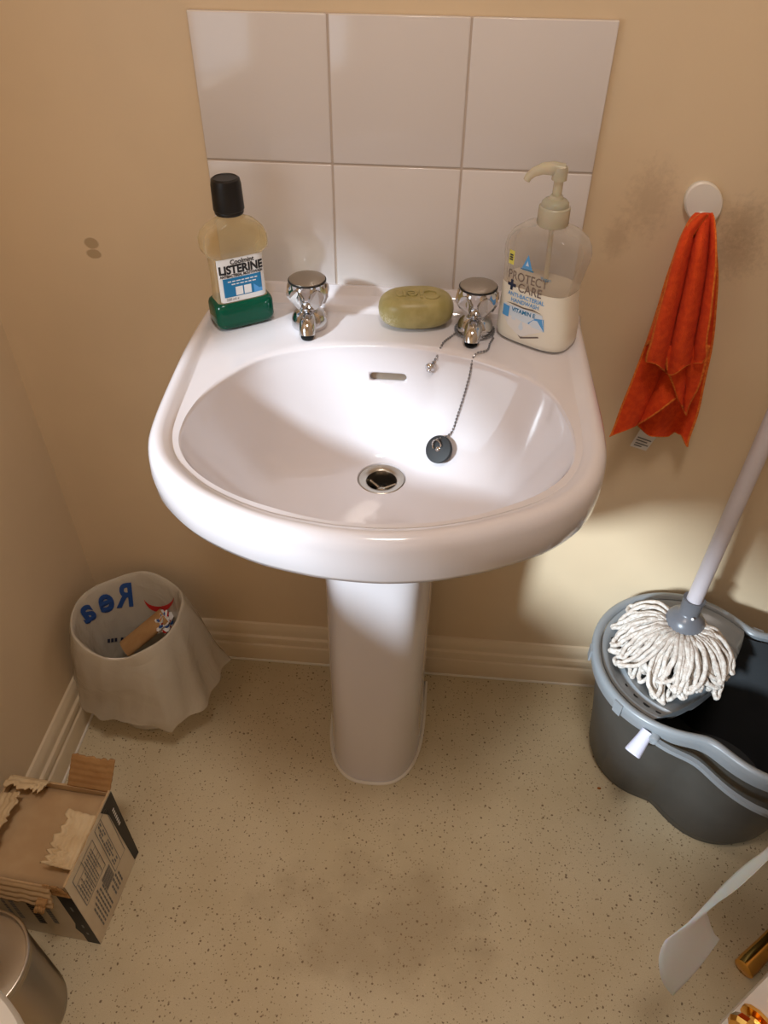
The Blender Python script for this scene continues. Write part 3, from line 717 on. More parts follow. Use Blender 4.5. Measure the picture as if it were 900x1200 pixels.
b = MB(); b.loft([bucket_outline(.272, -.005), bucket_outline(.276, -.003), bucket_outline(.2775, .001), bucket_outline(.2765, .006), bucket_outline(.273, .009), bucket_outline(.262, .010), bucket_outline(.246, .009), bucket_outline(.246, .006), bucket_outline(.266, .004), bucket_outline(.268, -.004), bucket_outline(.272, -.005)], 0)
rim = b.build('rolled_rim', M['gplast'], bk, sharp=60)
RO_ = bucket_outline(.262, .0105)
for px, py in ((707, 765), (738, 822), (886, 742)):
    t_ = at(px, py, 2, .262); i = min(range(144), key=lambda k: (RO_[k]-t_).length); p, p2, p0 = RO_[i], RO_[(i+2) % 144], RO_[i-2]
    d = (p2-p0).normalized(); nrm = Vector((d.y, -d.x, 0))
    b = MB(); vs = []
    for w in (-.001, .0022):
        for a, z in ((-.007, -.012), (.007, -.012), (.008, .0125), (-.008, .0125)): vs.append(p + d*a + nrm*w + Vector((0, 0, z)))
    b.add(vs, [(0, 1, 2, 3), (4, 5, 6, 7), (0, 1, 5, 4), (1, 2, 6, 5), (2, 3, 7, 6), (3, 0, 4, 7)], 0, False)
    b.build('rim_clip', M['gplast'], rim)
# wringer
WC = Vector((.700, -.158))
b = MB()
WP = [(.129, .268), (.1285, .2705), (.122, .271), (.116, .266), (.104, .2575), (.100, .2570), (.094, .2605), (.090, .2590), (.075, .252), (.055, .245), (.040, .240), (.030, .238), (.012, .237), (.012, .234), (.030, .235), (.055, .242), (.075, .249), (.104, .2545), (.124, .264), (.129, .268)]
wd = Vector((.72, -.694)); wo = wd*(-(.30-.056))          # the open side is cut off by a gentle arc
def wlim(a):
    d = Vector((math.cos(a), math.sin(a))); bq = d.dot(wo); return bq+math.sqrt(max(0, bq*bq-wo.dot(wo)+.30*.30))
b.loft([[Vector((WC.x+min(r, wlim(2*PI*i/128))*math.cos(2*PI*i/128), WC.y+min(r, wlim(2*PI*i/128))*math.sin(2*PI*i/128), z)) for i in range(128)] for r, z in WP], 0)
wr = b.build('wringer', M['gplast'], bk, sharp=45)
for px, py, r in ((737, 801, .0028), (749, 812, .0040), (762, 821, .0055), (774, 830, .0042), (707, 747, .0022)):
    p = at(px, py, 2, .2600); rr_ = (Vector((p.x, p.y))-WC).length; rr_ = min(max(rr_, .1035), .114); a = math.atan2(p.y-WC.y, p.x-WC.x); zz = .2572+(rr_-.104)/.012*.0085
    b = MB(); b.lathe([(r, -.0004), (r, .0012)], (WC.x+rr_*math.cos(a), WC.y+rr_*math.sin(a), zz), 20, 0, Vector((0, 0, 1)).rotation_difference(Vector((-math.cos(a)*.55, -math.sin(a)*.55, .8)).normalized()).to_matrix())
    b.build('painted_drain_hole', M['dark'], wr)  # dark disc on the flange painting a hole's shade, nothing is cut
# bail handle folded down round the front lobe
OUT = bucket_outline(.252, .0165)
ia = min(range(144), key=lambda k: (OUT[k]-at(777, 838, 2, .262)).length); ib = min(range(144), key=lambda k: (OUT[k]-at(893, 742, 2, .262)).length)
seq = []; k = ia
while k != ib: seq.append(OUT[k]); k = (k+1) % 144
seq.append(OUT[ib])
strip = []
for j, p in enumerate(seq):
    t_ = j/(len(seq)-1); strip.append(p + Vector((0, 0, -.034*math.sin(PI*t_)**.7)) + (p-Vector((.80, -.21, p.z))).normalized()*(.012*math.sin(PI*t_)**.7))
b = MB(); sec = []
for j, p in enumerate(strip):
    d = (strip[min(j+1, len(strip)-1)]-strip[max(j-1, 0)]).normalized(); nrm = Vector((d.y, -d.x, 0)).normalized()
    sec.append([p+nrm*a+Vector((0, 0, z)) for a, z in ((-.0020, -.0065), (.0010, -.0065), (.0026, -.005), (.0026, .004), (.0056, .0048), (.0056, .0066), (-.0020, .0066))])
b.loft(sec, 0, True, True, True); ba = b.build('bail', M['gplast'], bk, sharp=40)
PV = seq[0]; d = (seq[1]-seq[0]).normalized(); nrm = Vector((d.y, -d.x, 0)).normalized()
b = MB(); mq = Vector((0, 0, 1)).rotation_difference(nrm).to_matrix()
b.lathe([(.0085, -.010), (.0085, .003), (.0070, .0055), (.0045, .006), (.0040, .0045), (0, .0045)], tuple(PV), 24, 0, mq)
b.build('bail_pivot', M['gplast'], ba)
b = MB(); b.lathe([(.0085, -.010), (.0085, .003), (.0070, .0055), (0, .006)], tuple(seq[-1]), 24, 0, Vector((0, 0, 1)).rotation_difference((seq[-1]-Vector((.76, -.185, seq[-1].z))).normalized()).to_matrix()); b.build('bail_pivot', M['gplast'], ba)
b = MB(); gp = PV - d*.012 + Vector((0, 0, -.002)); gd = (nrm*.75 + Vector((0, 0, -.55)) - d*.25).normalized()
b.lathe([(.0092, -.008), (.0098, .004), (.0122, .026), (.0126, .0300), (.0112, .0320), (0, .0322)], tuple(gp), 28, 0, Vector((0, 0, 1)).rotation_difference(gd).to_matrix())
o = b.build('pour_grip', mat('lilac_plastic', (214, 214, 232), .3), bk); o['label'] = 'pale lilac plastic peg'

# ------------------------------------------------------------------ mop
H0 = at(808, 716, 1, -.112); H1 = at(897.5, 512, 1, -.080); hd_ = (H1-H0).normalized()
mop = thing('string_mop', 'string mop with white pole, its cotton head resting in the bucket wringer', 'mop', tuple(H0))
qm = Vector((0, 0, 1)).rotation_difference(hd_).to_matrix()
SB = H0 - hd_*.020
b = MB(); b.lathe([(.0100, .0), (.0118, .001), (.0118, 1.0), (.0108, 1.045), (.006, 1.06)], tuple(H0 - hd_*.004), 24, 0, qm); b.build('handle', M['pole'], mop)
b = MB(); b.lathe([(.0290, -.012), (.0305, -.006), (.0300, 0), (.0270, .0080), (.0220, .0135), (.0170, .0165), (.0155, .0190), (.0150, .0220), (.0165, .0440), (.0170, .0455), (.0150, .0455), (.0130, .0440)], tuple(SB), 40, 0, qm)
so = b.build('socket', M['gsock'], mop, sharp=45)
b = MB(); vd = (CAM-SB).normalized(); sp_ = SB + (vd + Vector((.35, 0, .0))).normalized()*.0262 + hd_*.003
b.lathe([(.0022, 0), (.0022, .0020), (.001, .0026)], tuple(sp_), 16, 0, Vector((0, 0, 1)).rotation_difference(vd).to_matrix()); b.build('rivet', M['label'], so)
b = MB(); rnd = random.Random(11)
def floor_z(p):
    r = (Vector((p.x, p.y))-WC).length
    return (.2655 if r > .1 else max(.238, .258-(.094-r)*.3)) if r < .13 else .278
base = SB - hd_*.010
def strand(a, L, w, lay, curl):
    out = []
    c, s_ = math.cos(a), math.sin(a); tx = Vector((-s_, c, 0)); dr_ = Vector((c, s_, 0))
    for k in range(23):
        t = k/22
        rho = math.sin(PI*t)**.62; u = (2*t-1)
        side = w*(u*(.35+.9*rho)) + curl*math.sin(3*PI*t)*.006
        r = .020 + L*.88*rho
        z = base.z + .002 + .010*math.sin(PI*min(1, rho*1.1)) - (base.z-.250)*max(0, rho-.05)**1.5 + lay*rho
        p = Vector((base.x, base.y, z)) + dr_*r + tx*side
        p.z = max(p.z, floor_z(p)+.004)
        p += Vector((rnd.uniform(-1, 1), rnd.uniform(-1, 1), rnd.uniform(-.6, 1)))*.0012
        out.append(p)
    return out
for k in range(72):
    t = (k+.5)/72; a = math.radians(146 + 194*t + rnd.uniform(-11, 11))
    # longer at the front and left
    L = .058 + .052*max(0, math.sin(PI*(t*1.05)))**.7 + rnd.uniform(-.026, .012)
    b.tube(catmull(strand(a, L, rnd.uniform(.008, .021), (.002+.013*(k % 3)), rnd.uniform(-2.2, 2.2)), False, 2), .0035, 7)
for k in range(16):
    a = math.radians(rnd.uniform(-20, 150)); b.tube(catmull(strand(a, rnd.uniform(.022, .042), rnd.uniform(.006, .012), .004, rnd.uniform(-1, 1)), False, 2), .0033, 7)
o = b.build('yarn_strands', M['yarn'], mop, sharp=80); o['kind'] = 'stuff'

# ------------------------------------------------------------------ waste bin with liner
BN = Vector((-.206, -.128))
bn = thing('waste_bin', 'small round white bin in the corner inside a carrier bag liner', 'bin', (BN.x, BN.y, 0))
b = MB(); b.lathe([(.064, .001), (.068, .004), (.070, .020), (.089, .232), (.0915, .236), (.0915, .240), (.088, .241), (.086, .235), (.067, .022), (.062, .010)], (BN.x, BN.y, 0), 64, 0, None, True, True)
b.build('bin_body', M['white'], bn)
bg = thing('carrier_bag', 'translucent white carrier bag with blue print lining the corner bin', 'bag', (BN.x, BN.y, .08))
prof = [(.046, .030, 0), (.053, .060, .3), (.061, .11, .4), (.069, .16, .4), (.077, .205, .3), (.0835, .235, .2), (.0885, .249, .2), (.0915, .2508, .3), (.0940, .248, .4), (.1010, .228, .8), (.108, .200, 1), (.113, .165, 1.2), (.119, .128, 1.6), (.125, .106, 2.0), (.129, .093, 2.4)]
pf = catmull([Vector(p) for p in prof], False, 4)
HEM = [Vector((.152*math.cos(t), .152*math.sin(t), 0))*k for t, k in ((.22, 1.0), (1.3, .80), (2.4, .80), (3.35, .86), (3.95, .84), (4.25, .80), (4.75, .75), (5.32, .92), (5.85, .90))]
def bagpt(u, v):
    k = v*(len(pf)-1); i = min(int(k), len(pf)-2); p = pf[i].lerp(pf[i+1], k-i); a = 2*PI*u
    wr_ = .0009*math.sin(5*a+1.3-v*3)+.0007*math.sin(11*a+2*math.sin(3*a)+v*9)+.0004*math.sin(23*a+14*v)
    r = p.x + wr_*p.z*1.3
    if v < .42: r -= .0026*abs(math.sin(4*a+2+3*v))*p.z*1.5
    z = p.y
    out = sstep(.50, 1, v)
    r += (ray_poly(HEM, Vector((0, 0)), a)-.129)*out + .0022*out*math.sin(8*a+6*math.sin(2*a)+10*v)
    z += out*(.004*math.sin(3*a+1)) - .014*out**3*math.exp(-((a-5.30)/.08)**2) - .006*out*math.exp(-((a-6.0)/.5)**2)
    rim_ = sstep(.30, .45, v)*(1-out)
    z += rim_*(.010*math.exp(-((min(a, 2*PI-a))/.5)**2) + .006*math.exp(-((a-3.6)/.5)**2) - .008*math.exp(-((a-4.9)/.5)**2) + .003*math.sin(5*a))
    x, y = BN.x+r*math.cos(a), BN.y+r*math.sin(a)
    lim = XL + (.0235 if z < .10 else .006)
    x = max(x, lim); y = min(y, -.024 if z < .10 else -.006)
    return Vector((x, y, z))
b = MB(); b.grid(bagpt, 144, 80, 0, True)
b.build('bag_film', M['bag'], bg, solid=.0004, sharp=60)
b = MB()
bpy.context.view_layer.update(); BDG = bpy.context.evaluated_depsgraph_get()
def inside(px, py):                                 # point on the lining seen at the far side
    d = (CF + CR*(px-450)/FOC - CU*(py-600)/FOC).normalized()
    ok, h, n, *_ = bpy.context.scene.ray_cast(BDG, CAM, d)
    return h - d*.0022
def lay(b, body, size, px, py, ang, mi, sx=1, mirror=True, bold=.3):
    ca, sa = math.cos(ang), math.sin(ang)
    b.text(body, size, lambda x, y, z: inside(px + (-x if mirror else x)*sx*ca + (y)*sa, py - y*ca + (-x if mirror else x)*sx*sa), mi, 'CENTER', bold)
lay(b, 'R', 38, 147, 699, -.10, 0, .85, bold=1.2); lay(b, 'e', 40, 124, 704, -.32, 0, .95, bold=1.4); lay(b, 'a', 38, 101, 717, -.62, 0, .95, bold=1.4)
b.build('blue_print', [M['bagblue']], bg); b = MB()
ar = [(172+18*math.cos(a)*1.0+14, 698+16*math.sin(a)) for a in [(.0+.9*k/14)*PI for k in range(15)]]
for i in range(14):
    w0 = 3.2*math.sin(PI*(i+.3)/15); w1 = 3.2*math.sin(PI*(i+1.3)/15)
    b.add([inside(ar[i][0], ar[i][1]-w0), inside(ar[i][0], ar[i][1]+w0), inside(ar[i+1][0], ar[i+1][1]+w1), inside(ar[i+1][0], ar[i+1][1]-w1)], [(0, 1, 2, 3)], 1, False)
b.build('red_print', [M['red'], M['red']], bg); b = MB()
for k in range(7):
    x0 = 126+k*4.2+(3 if k > 2 else 0); y0 = 749-k*.6
    b.add([inside(x0, y0), inside(x0+3, y0-.4), inside(x0+3, y0+4), inside(x0, y0+4.4)], [(0, 1, 2, 3)], 2, False)
b.build('small_print', [M['lnavy']]*3, bg)
# rubbish in the bin
tp = thing('cardboard_tube', 'flattened brown cardboard tube lying inside the bin', 'cardboard', (-.182, -.120, .165))
b = MB(); ax = Vector((.62, .50, .36)).normalized(); sd = ax.cross(Vector((0, 0, 1))).normalized(); nn = sd.cross(ax).normalized()
cc = at(170, 741, 2, .175)
rg_ = []
for w in (-.045, .045): rg_.append([cc + ax*w + sd*(.019*math.cos(2*PI*k/28)) + nn*(.010*math.sin(2*PI*k/28)) for k in range(28)])
b.loft(rg_, 0, True); b.loft([[p + (cc+ax*w-p)*.1 for p in r] for w, r in zip((-.045, .045), rg_)], 0, True)
tp.location = cc
b.build('tube_wall', M['card'], tp)
cc2 = at(192, 729, 2, .185)
b = MB()
def crum(u, v):
    a = 2*PI*u; ph = PI*v; rr2 = .016*(1+.22*math.sin(5*a+3*ph)+.16*math.sin(9*ph+2*a))
    return cc2 + Vector((rr2*.8*math.cos(a)*math.sin(ph), rr2*1.3*math.sin(a)*math.sin(ph), rr2*.9*math.cos(ph)))
n0 = len(b.f); b.grid(crum, 28, 16, 0, True)
for i in range(n0, len(b.f)): b.m[i] = (0, 0, 1, 0, 2, 0, 0)[(i*7//5) % 28 // 4]
tag(b.build('crumpled_wrapper', [M['label'], M['red'], M['bagblue']], loc=tuple(cc2), sharp=25), 'crumpled red, white and blue wrapper inside the bin', 'wrapper')

# ------------------------------------------------------------------ cardboard box
BX = thing('cardboard_box', 'torn open white and black printed cardboard box on the floor at left', 'box', (-.226, -.478, 0), math.radians(-4.6))
HX, HY, HZ, TK = .077, .069, .200, .003
def ragged(n, amp, seed):
    r = random.Random(seed); return [r.uniform(-amp, amp) for _ in range(n)]
def panel(name, p0, p1, h, mats, out, zs=0, seed=1, amp=.0, n=14, parent=BX):
    p0, p1, out = Vector(p0), Vector(p1), Vector(out); rg = ragged(n+1, amp, seed); b = MB(); vs = []
    for i in range(n+1):
        p = p0.lerp(p1, i/n); top = h + rg[i]
        vs += [p + Vector((0, 0, zs)), p + Vector((0, 0, top)), p - out*TK + Vector((0, 0, top)), p - out*TK + Vector((0, 0, zs))]
    for i in range(n):
        a, c = i*4, i*4+4; b_ = [(a, c, c+1, a+1), (a+1, c+1, c+2, a+2), (a+2, c+2, c+3, a+3)]
        b.add([vs[j] for j in (a, c, c+1, a+1)], [(0, 1, 2, 3)], 0, False); b.add([vs[j] for j in (a+1, c+1, c+2, a+2)], [(0, 1, 2, 3)], 1, False); b.add([vs[j] for j in (a+2, c+2, c+3, a+3)], [(0, 1, 2, 3)], 1, False)
    return b
def finish(b, name, mats): return b.build(name, mats, BX, local=True)
# right side (printed), front side (printed), back, left, bottom
MS = [M['cardwhite'], M['cardin'], M['lblack'], M['gsock'], M['label']]
b = panel('side', (HX, -HY, 0), (HX, HY, 0), HZ, None, (1, 0, 0), .001, 3, .0015)
def rs(y, z, d=.0006): return Vector((HX+d, y, z))       # y from -HY (front) to HY (back)
def rq(y0, z0, y1, z1, mi, d=.0006): b.add([rs(y0, z0, d), rs(y1, z0, d), rs(y1, z1, d), rs(y0, z1, d)], [(0, 1, 2, 3)], mi, False)
b.add([rs(HY, .003), rs(HY, HZ-.002), rs(HY-.034, HZ-.002), rs(HY-.022, HZ-.03), rs(HY-.019, .10), rs(HY-.014, .006)], [(0, 1, 2, 3, 4, 5)], 2, False)
for z0 in (.120, .127, .134, .141, .148, .155, .162): rq(HY-.0135, z0, HY-.0085, z0+.0045, 4, .0009)
rnd = random.Random(5)
def ln_(y0, z0, y1, z1, w=.0006, mi=3):
    if abs(y0-y1) > abs(z0-z1): b.add([rs(y0, z0-w), rs(y1, z1-w), rs(y1, z1+w), rs(y0, z0+w)], [(0, 1, 2, 3)], mi, False)
    else: b.add([rs(y0-w, z0), rs(y1-w, z1), rs(y1+w, z1), rs(y0+w, z0)], [(0, 1, 2, 3)], mi, False)
for y in (-.056, -.0300, .002): ln_(y, .108, y, .186)
for z in (.108, .126, .140, .150, .168, .186): ln_(-.056, z, .002 if z != .126 else -.028, z)
for y0, z0, z1 in ((-.052, .112, .164), (-.0475, .112, .160), (-.043, .112, .164), (-.0385, .112, .150), (-.034, .112, .162), (-.026, .112, .180), (-.0215, .112, .176), (-.017, .112, .180), (-.0125, .130, .178), (-.008, .112, .180)):
    z = z0
    while z < z1-.004:
        L = rnd.uniform(.003, .009); b.add([rs(y0, z), rs(y0+.0018, z), rs(y0+.0018, min(z+L, z1)), rs(y0, min(z+L, z1))], [(0, 1, 2, 3)], 3, False); z += L+.0015
for k in range(13): rq(-.016, .060+k*.0029, .008, .060+k*.0029+(.0018 if k % 3 else .0012), 3)
for y in (.012, .030, .046): ln_(y, .062, y, .190)
for z in (.062, .190): ln_(.012, z, .046, z)
for y0 in (.0155, .0200, .0245):
    z = .075
    while z < .180:
        L = rnd.uniform(.004, .010)
        if rnd.random() < .65: b.add([rs(y0, z), rs(y0+.0026, z), rs(y0+.0026, z+L), rs(y0, z+L)], [(0, 1, 2, 3)], 3, False)
        z += L+.002
for y0 in (-.050, -.044, -.038, -.032, -.026, -.0195): 
    z = .020
    while z < .092-abs(y0+.03)*.6:
        L = rnd.uniform(.005, .012); b.add([rs(y0, z), rs(y0+.0028, z), rs(y0+.0028, z+L), rs(y0, z+L)], [(0, 1, 2, 3)], 3, False); z += L+.002
for y0 in (-.006, .001, .008, .015):
    z = .022
    while z < .052: L = rnd.uniform(.004, .010); b.add([rs(y0, z), rs(y0+.0034, z), rs(y0+.0034, z+L), rs(y0, z+L)], [(0, 1, 2, 3)], 3, False); z += L+.002
finish(b, 'side_panel', MS)
b = panel('front', (-HX, -HY, 0), (HX, -HY, 0), HZ-.030, None, (0, -1, 0), .001, 4, .004)
def fs_(x, z, d=.0006): return Vector((x, -HY-d, z))
b.add([fs_(HX, 0.001), fs_(HX, HZ-.034), fs_(HX-.022, HZ-.034), fs_(HX-.021, .070), fs_(HX-.026, .050), fs_(HX-.020, .030), fs_(HX-.020, .001)], [(0, 1, 2, 3, 4, 5, 6)], 2, False)
for z0, L in ((.118, .014), (.060, .010), (.034, .008)): b.add([fs_(HX-.012, z0, .0009), fs_(HX-.009, z0, .0009), fs_(HX-.009, z0+L, .0009), fs_(HX-.012, z0+L, .0009)], [(0, 1, 2, 3)], 3, False)
for x0, w, z0, z1, mi in ((.020, .008, .055, .150, 3), (-.006, .012, .045, .155, 2), (-.034, .007, .050, .150, 3), (-.046, .005, .055, .150, 3)):
    z = z0
    while z < z1: L = rnd.uniform(.006, .011); b.add([fs_(x0, z), fs_(x0+w, z), fs_(x0+w, z+L*.8), fs_(x0, z+L*.8)], [(0, 1, 2, 3)], mi, False); z += L
finish(b, 'front_panel', MS)
finish(panel('back', (-HX, HY, 0), (HX, HY, 0), HZ-.004, None, (0, 1, 0), .001, 5, .001), 'back_panel', [M['card'], M['cardin']])
finish(panel('left', (-HX, -HY, 0), (-HX, HY, 0), HZ-.004, None, (-1, 0, 0), .001, 6, .002), 'side_panel', [M['cardwhite'], M['cardin']])
b = MB(); b.box((-HX+TK, -HY+TK, .0012), (HX-TK, HY-TK, .004)); finish(b, 'bottom_panel', [M['cardin']])
b = MB(); b.grid(lambda u, v: Vector((-HX+.004+u*(2*HX-.008), -HY+.004+v*(2*HY-.008), .176+.010*v-.004*math.sin(PI*u))), 12, 12); b.build('inner_lid', M['cardin'], BX, local=True, solid=.003)
def flap(name, hinge0, hinge1, d, L, mats, seed, amp, curl=0, n=18, m=6, ridge=.0008, th=.0026, t0=0):
    h0, h1, d = Vector(hinge0), Vector(hinge1), Vector(d).normalized(); al = (h1-h0).normalized(); nr = al.cross(d).normalized(); rg = ragged(n+1, amp, seed); b = MB()
    def fn(u, v):
        k = u*n; i = min(int(k), n-1); e = L + rg[i]+(rg[i+1]-rg[i])*(k-i); s_ = t0+(e-t0)*v
        return h0.lerp(h1, u) + d*s_ + nr*(curl*(s_/L)**2 + ridge*math.sin(v*L*600))
    b.grid(fn, n*2+1, m*3); return b.build(name, mats, BX, local=True, solid=th, sharp=60)
flap('flap', (HX-.066, HY-.001, HZ-.004), (HX-.001, HY-.001, HZ-.004), (.16, .55, 1), .052, M['card'], 11, .0022)
flap('flap', (-HX+.004, HY-.002, HZ-.002), (-HX+.062, HY-.002, HZ-.002), (0, -.55, .55), .024, M['cardtorn'], 12, .005, .006)
flap('flap', (-HX+.001, -HY+.030, HZ-.002), (-HX+.001, HY-.030, HZ-.002), (.85, 0, .25), .040, M['cardtorn'], 13, .006, -.004)
flap('flap', (-HX, -HY-.002, HZ-.004), (HX-.022, -HY-.002, HZ-.004), (0, -.35, -1), .040, M['cardin'], 14, .003, .003, ridge=.0012)
flap('flap', (HX-.002, -HY+.022, HZ-.001), (HX-.002, HY-.040, HZ-.001), (-1, 0, .12), .038, M['cardtorn'], 15, .005, .004, ridge=.0014)
flap('torn_strip', (HX-.024, -HY-.001, HZ-.030), (HX, -HY-.001, HZ-.030), (-.3, .15, 1), .030, M['card'], 16, .006, .006)
flap('torn_strip', (HX-.040, -HY-.010, HZ-.024), (HX-.026, -HY-.010, HZ-.024), (-.2, -.5, -.6), .024, M['card'], 17, .002, .004)

# ------------------------------------------------------------------ steel bin, toilet
sb = thing('steel_canister', 'ribbed stainless steel canister with recessed lid in the lower left corner', 'canister', (-.2345, -.6480, 0))
b = MB(); pr2 = [(.0600, .0008), (.0630, .003)]
for k in range(28): z = .008+k*.0060; pr2 += [(.0634, z), (.0616, z+.0030)]
pr2 += [(.0632, .178), (.0640, .181), (.0652, .1835), (.0655, .1865), (.0640, .1890), (.0615, .1890), (.0605, .1870), (.0600, .1835)]
b.lathe(pr2, (-.2345, -.648, 0), 72, 0, None, True, False); b.build('canister_body', M['steel'], sb, sharp=60)
b = MB(); b.lathe([(.0600, .1810), (.0600, .1832), (.0540, .1842), (.0300, .1846), (.0280, .1840), (.0260, .1846), (0, .1848)], (-.2345, -.648, 0), 64); b.build('lid', M['steel'], sb)
wc = thing('toilet', 'rounded cream white edge of a toilet in the bottom left corner', 'toilet', (-.193, -.872, 0))
def wr2(hx, hy, z, cx=-.193, cy=-.872, n=72): return [Vector((cx+hx*math.cos(2*PI*i/n)*(1 if math.cos(2*PI*i/n) > 0 else .62), cy+hy*math.sin(2*PI*i/n), z)) for i in range(n)]
b = MB(); b.loft([wr2(.110, .095, .001), wr2(.105, .090, .02), wr2(.095, .085, .12), wr2(.120, .110, .22), wr2(.165, .150, .31), wr2(.178, .166, .355), wr2(.178, .166, .365)], 0, True, True, True); b.build('toilet_bowl', M['wc'], wc)
b = MB(); b.loft([wr2(.180, .168, .366), wr2(.185, .173, .370), wr2(.186, .174, .380), wr2(.182, .170, .388), wr2(.165, .153, .393), wr2(.08, .07, .396)], 0, True, True, True); b.build('toilet_lid', M['white'], wc)

# ------------------------------------------------------------------ white door with brass furniture, roll and hanging paper
DN = Vector((.515, -.756)); DD = Vector((.7655, .6434)); DNRM = Vector((-DD.y, DD.x))
DF = DN + DD*.66
DT = .038
b = MB()
def dp(s_, w, z): p = DN + DD*s_ + DNRM*w; return Vector((p.x, p.y, z))
Lr = .655
b.add([dp(s_, w, z) for s_ in (0, Lr) for w in (0, -DT) for z in (.008, 1.98)], [(0, 1, 3, 2), (4, 6, 7, 5), (0, 4, 5, 1), (2, 3, 7, 6), (0, 2, 6, 4), (1, 5, 7, 3)], 0, False)
door = struct(b.build('door_1', M['doorw']))
mdoor = Matrix(((DD.x, DNRM.x, 0), (DD.y, DNRM.y, 0), (0, 0, 1)))
def dlathe(b, prof, s_, z, n=32): b.lathe(prof, tuple(dp(s_, 0, z)), n, 0, mdoor @ Matrix.Rotation(-PI/2, 3, 'X'))
def sp3(px, py, w):                              # a pixel met with the plane parallel to the door at distance w
    d = CF + CR*(px-450)/FOC - CU*(py-600)/FOC; n3 = Vector((DNRM.x, DNRM.y, 0)); q_ = Vector((DN.x, DN.y, 0)) + n3*w
    return CAM + d*((q_-CAM).dot(n3)/d.dot(n3))
D3 = Vector((DD.x, DD.y, 0)); N3 = Vector((DNRM.x, DNRM.y, 0))
P0 = sp3(871, 1136, .022)
b = MB(); b.tube([P0, P0+D3*.0015, P0+D3*.012, P0+D3*.05, P0+D3*.115], [.0125, .0145, .0150, .0135, .0130], 28)
q0_ = P0 + D3*.100 - N3*.022; b.lathe([(.026, .0002), (.026, .004), (.022, .007), (.012, .009), (.011, .024)], tuple(q0_), 32, 0, mdoor @ Matrix.Rotation(-PI/2, 3, 'X'))
h_ = b.build('door_handle', M['brass'], door)
d_ = CF + CR*(890-450)/FOC - CU*(1197-600)/FOC; T0 = CAM + d_*((Vector((DN.x, DN.y, 0))-CAM).dot(D3)/d_.dot(D3))
mend = Vector((0, 0, 1)).rotation_difference(-D3).to_matrix()
b = MB(); b.lathe([(.0120, .0002), (.0120, .0025), (.0070, .004), (.0065, .007), (.0125, .009), (.0135, .013), (.0115, .0155), (0, .016)], tuple(T0), 12, 0, mend)
b.build('latch_knob', M['brass'], door, sharp=20)
# roll on a small brass holder fixed to the door
RS, RZ = .235, .720
rh = thing('toilet_roll_holder', 'brass toilet roll holder on the white door at right', 'roll holder', tuple(dp(RS, 0, RZ)))
b = MB(); b.lathe([(.020, .0005), (.020, .004), (.008, .007), (.006, .010), (.006, .072)], tuple(dp(RS+.062, 0, RZ)), 28, 0, mdoor @ Matrix.Rotation(-PI/2, 3, 'X')); b.tube([dp(RS+.062, .066, RZ), dp(RS-.062, .066, RZ)], .006, 16)
b.build('holder_arm', M['brass'], rh)
tr = thing('toilet_roll', 'white toilet roll on the door with a long strip of paper hanging down', 'toilet roll', tuple(dp(RS, .066, RZ)))
b = MB(); mr2 = mdoor @ Matrix.Rotation(PI/2, 3, 'Y')
b.lathe([(.0075, -.049), (.046, -.049), (.0465, -.048), (.0465, .048), (.046, .049), (.0075, .049)], tuple(dp(RS, .066, RZ)), 48, 0, mr2, False, False); b.build('paper_roll', M['paper'], tr)
# hanging strip, twisting to face the camera at its end; rows give its left and right edge
b = MB()
def yp(px, py, y): return at(px, py, 1, y)
E1 = [(935, 938), (912, 972), (900, 992.5), (873, 1013), (848, 1036), (826, 1060), (806, 1081), (790, 1094), (779, 1103), (773, 1117), (772, 1130), (776, 1150), (788, 1167)]
E2 = [(958, 960), (925, 990), (902, 1006), (880, 1027), (858, 1046), (840, 1058), (829, 1067), (829, 1072), (830, 1074), (832, 1082), (835, 1089), (838, 1095), (843.5, 1100.5)]
D1 = [-.585, -.588, -.590, -.595, -.600, -.606, -.610, -.612, -.613, -.613, -.612, -.610, -.608]
D2 = [-.602, -.606, -.608, -.612, -.615, -.612, -.604, -.598, -.594, -.590, -.588, -.587, -.586]
e1 = catmull([yp(*p, y) for p, y in zip(E1, D1)], False, 6); e2 = catmull([yp(*p, y) for p, y in zip(E2, D2)], False, 6)
n = len(e1)
roll_c = dp(RS, .066, RZ)
lead1 = roll_c + Vector((DNRM.x, DNRM.y, 0))*.0462 + Vector((DD.x, DD.y, 0))*.048; lead2 = roll_c + Vector((DNRM.x, DNRM.y, 0))*.0462 - Vector((DD.x, DD.y, 0))*.048
e1 = [lead1.lerp(e1[0], k/8) for k in range(8)] + e1; e2 = [lead2.lerp(e2[0], k/8) for k in range(8)] + e2
b.loft([[a.lerp(c, k/10) + Vector((0, -.003*math.sin(PI*k/10), 0)) for k in range(11)] for a, c in zip(e1, e2)], 0, False)
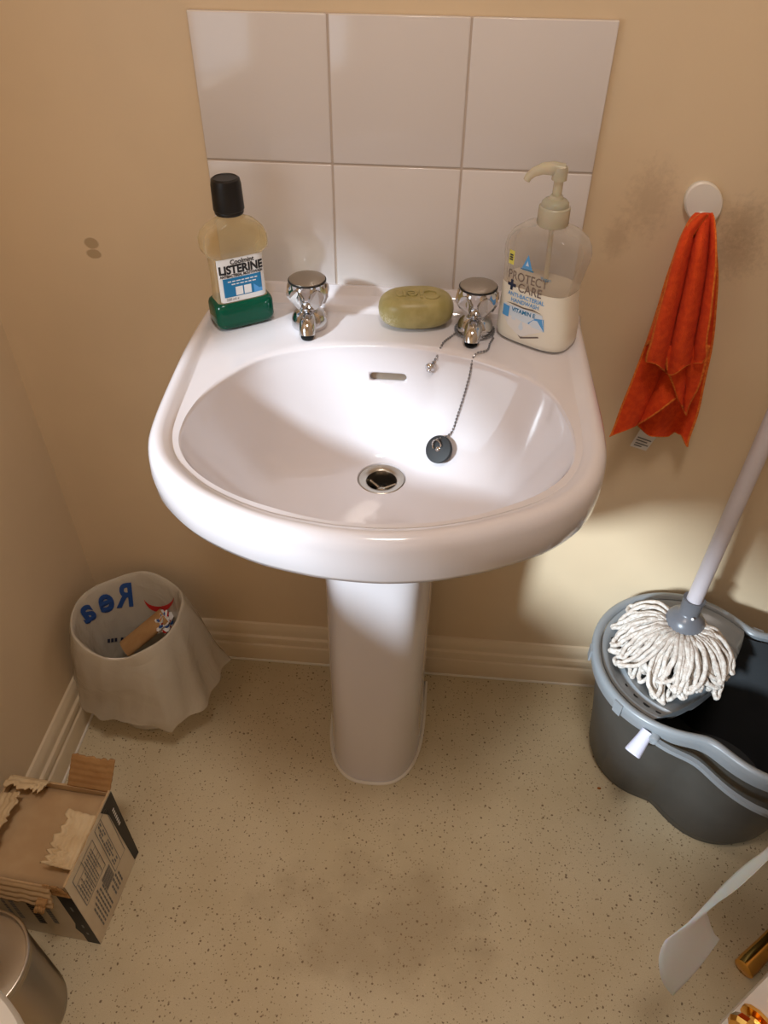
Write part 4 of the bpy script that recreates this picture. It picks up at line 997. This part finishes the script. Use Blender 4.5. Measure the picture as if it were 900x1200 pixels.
o = b.build('hanging_strip', M['paper'], tr, solid=.0005, sharp=80)

# small rust coloured crumb by the bucket
cr_ = at(702, 924, 2, 0)
b = MB(); b.lathe([(.0022, .0002), (.0030, .0008), (.0018, .0016), (.0002, .0018)], tuple(cr_), 9, sx=1.2, sy=.8)
tag(b.build('crumb', M['crumb'], loc=tuple(cr_)), 'tiny rust coloured crumb on the floor beside the bucket', 'crumb')

# ------------------------------------------------------------------ light
sun = bpy.data.lights.new('sun', 'SUN'); so_ = bpy.data.objects.new('sun', sun); C.objects.link(so_)
SD = Vector((.82, 1, -.647)).normalized(); so_.rotation_euler = SD.to_track_quat('-Z', 'Y').to_euler(); so_.location = (-1.5, -2, 2)
sun.energy = 5.2; sun.angle = math.radians(5.5); sun.color = (.76, .89, 1.0)
def area(name, loc, target, size, power, col, sy=None):
    l = bpy.data.lights.new(name, 'AREA'); l.shape = 'DISK' if sy is None else 'RECTANGLE'; l.size = size
    if sy: l.size_y = sy
    l.energy = power; l.color = col
    o = bpy.data.objects.new(name, l); C.objects.link(o); o.location = loc
    o.rotation_euler = (Vector(target)-Vector(loc)).to_track_quat('-Z', 'Y').to_euler(); return o
area('ceiling_lamp', (.30, -.85, 2.36), (.30, -.85, 0), .30, 10, (1, .88, .80))
area('window_daylight', (XL-.09, (WY0+WY1)/2, (WZ0+WZ1)/2), (XL+1, (WY0+WY1)/2, (WZ0+WZ1)/2-.15), WY1-WY0-.04, 1.8, (.88, .94, 1), WZ1-WZ0-.04)
w = bpy.data.worlds.new('sky'); w.use_nodes = True; bpy.context.scene.world = w
bgd = w.node_tree.nodes['Background']; bgd.inputs[0].default_value = (.78, .88, 1, 1); bgd.inputs[1].default_value = 1.0
sc = bpy.context.scene
sc.view_settings.view_transform = 'Standard'; sc.view_settings.look = 'None'; sc.view_settings.gamma = 1; sc.view_settings.use_curve_mapping = False
sc.view_settings.exposure = 0.0
sc.cycles.use_denoising = True
sc.cycles.max_bounces = 10; sc.cycles.transparent_max_bounces = 16
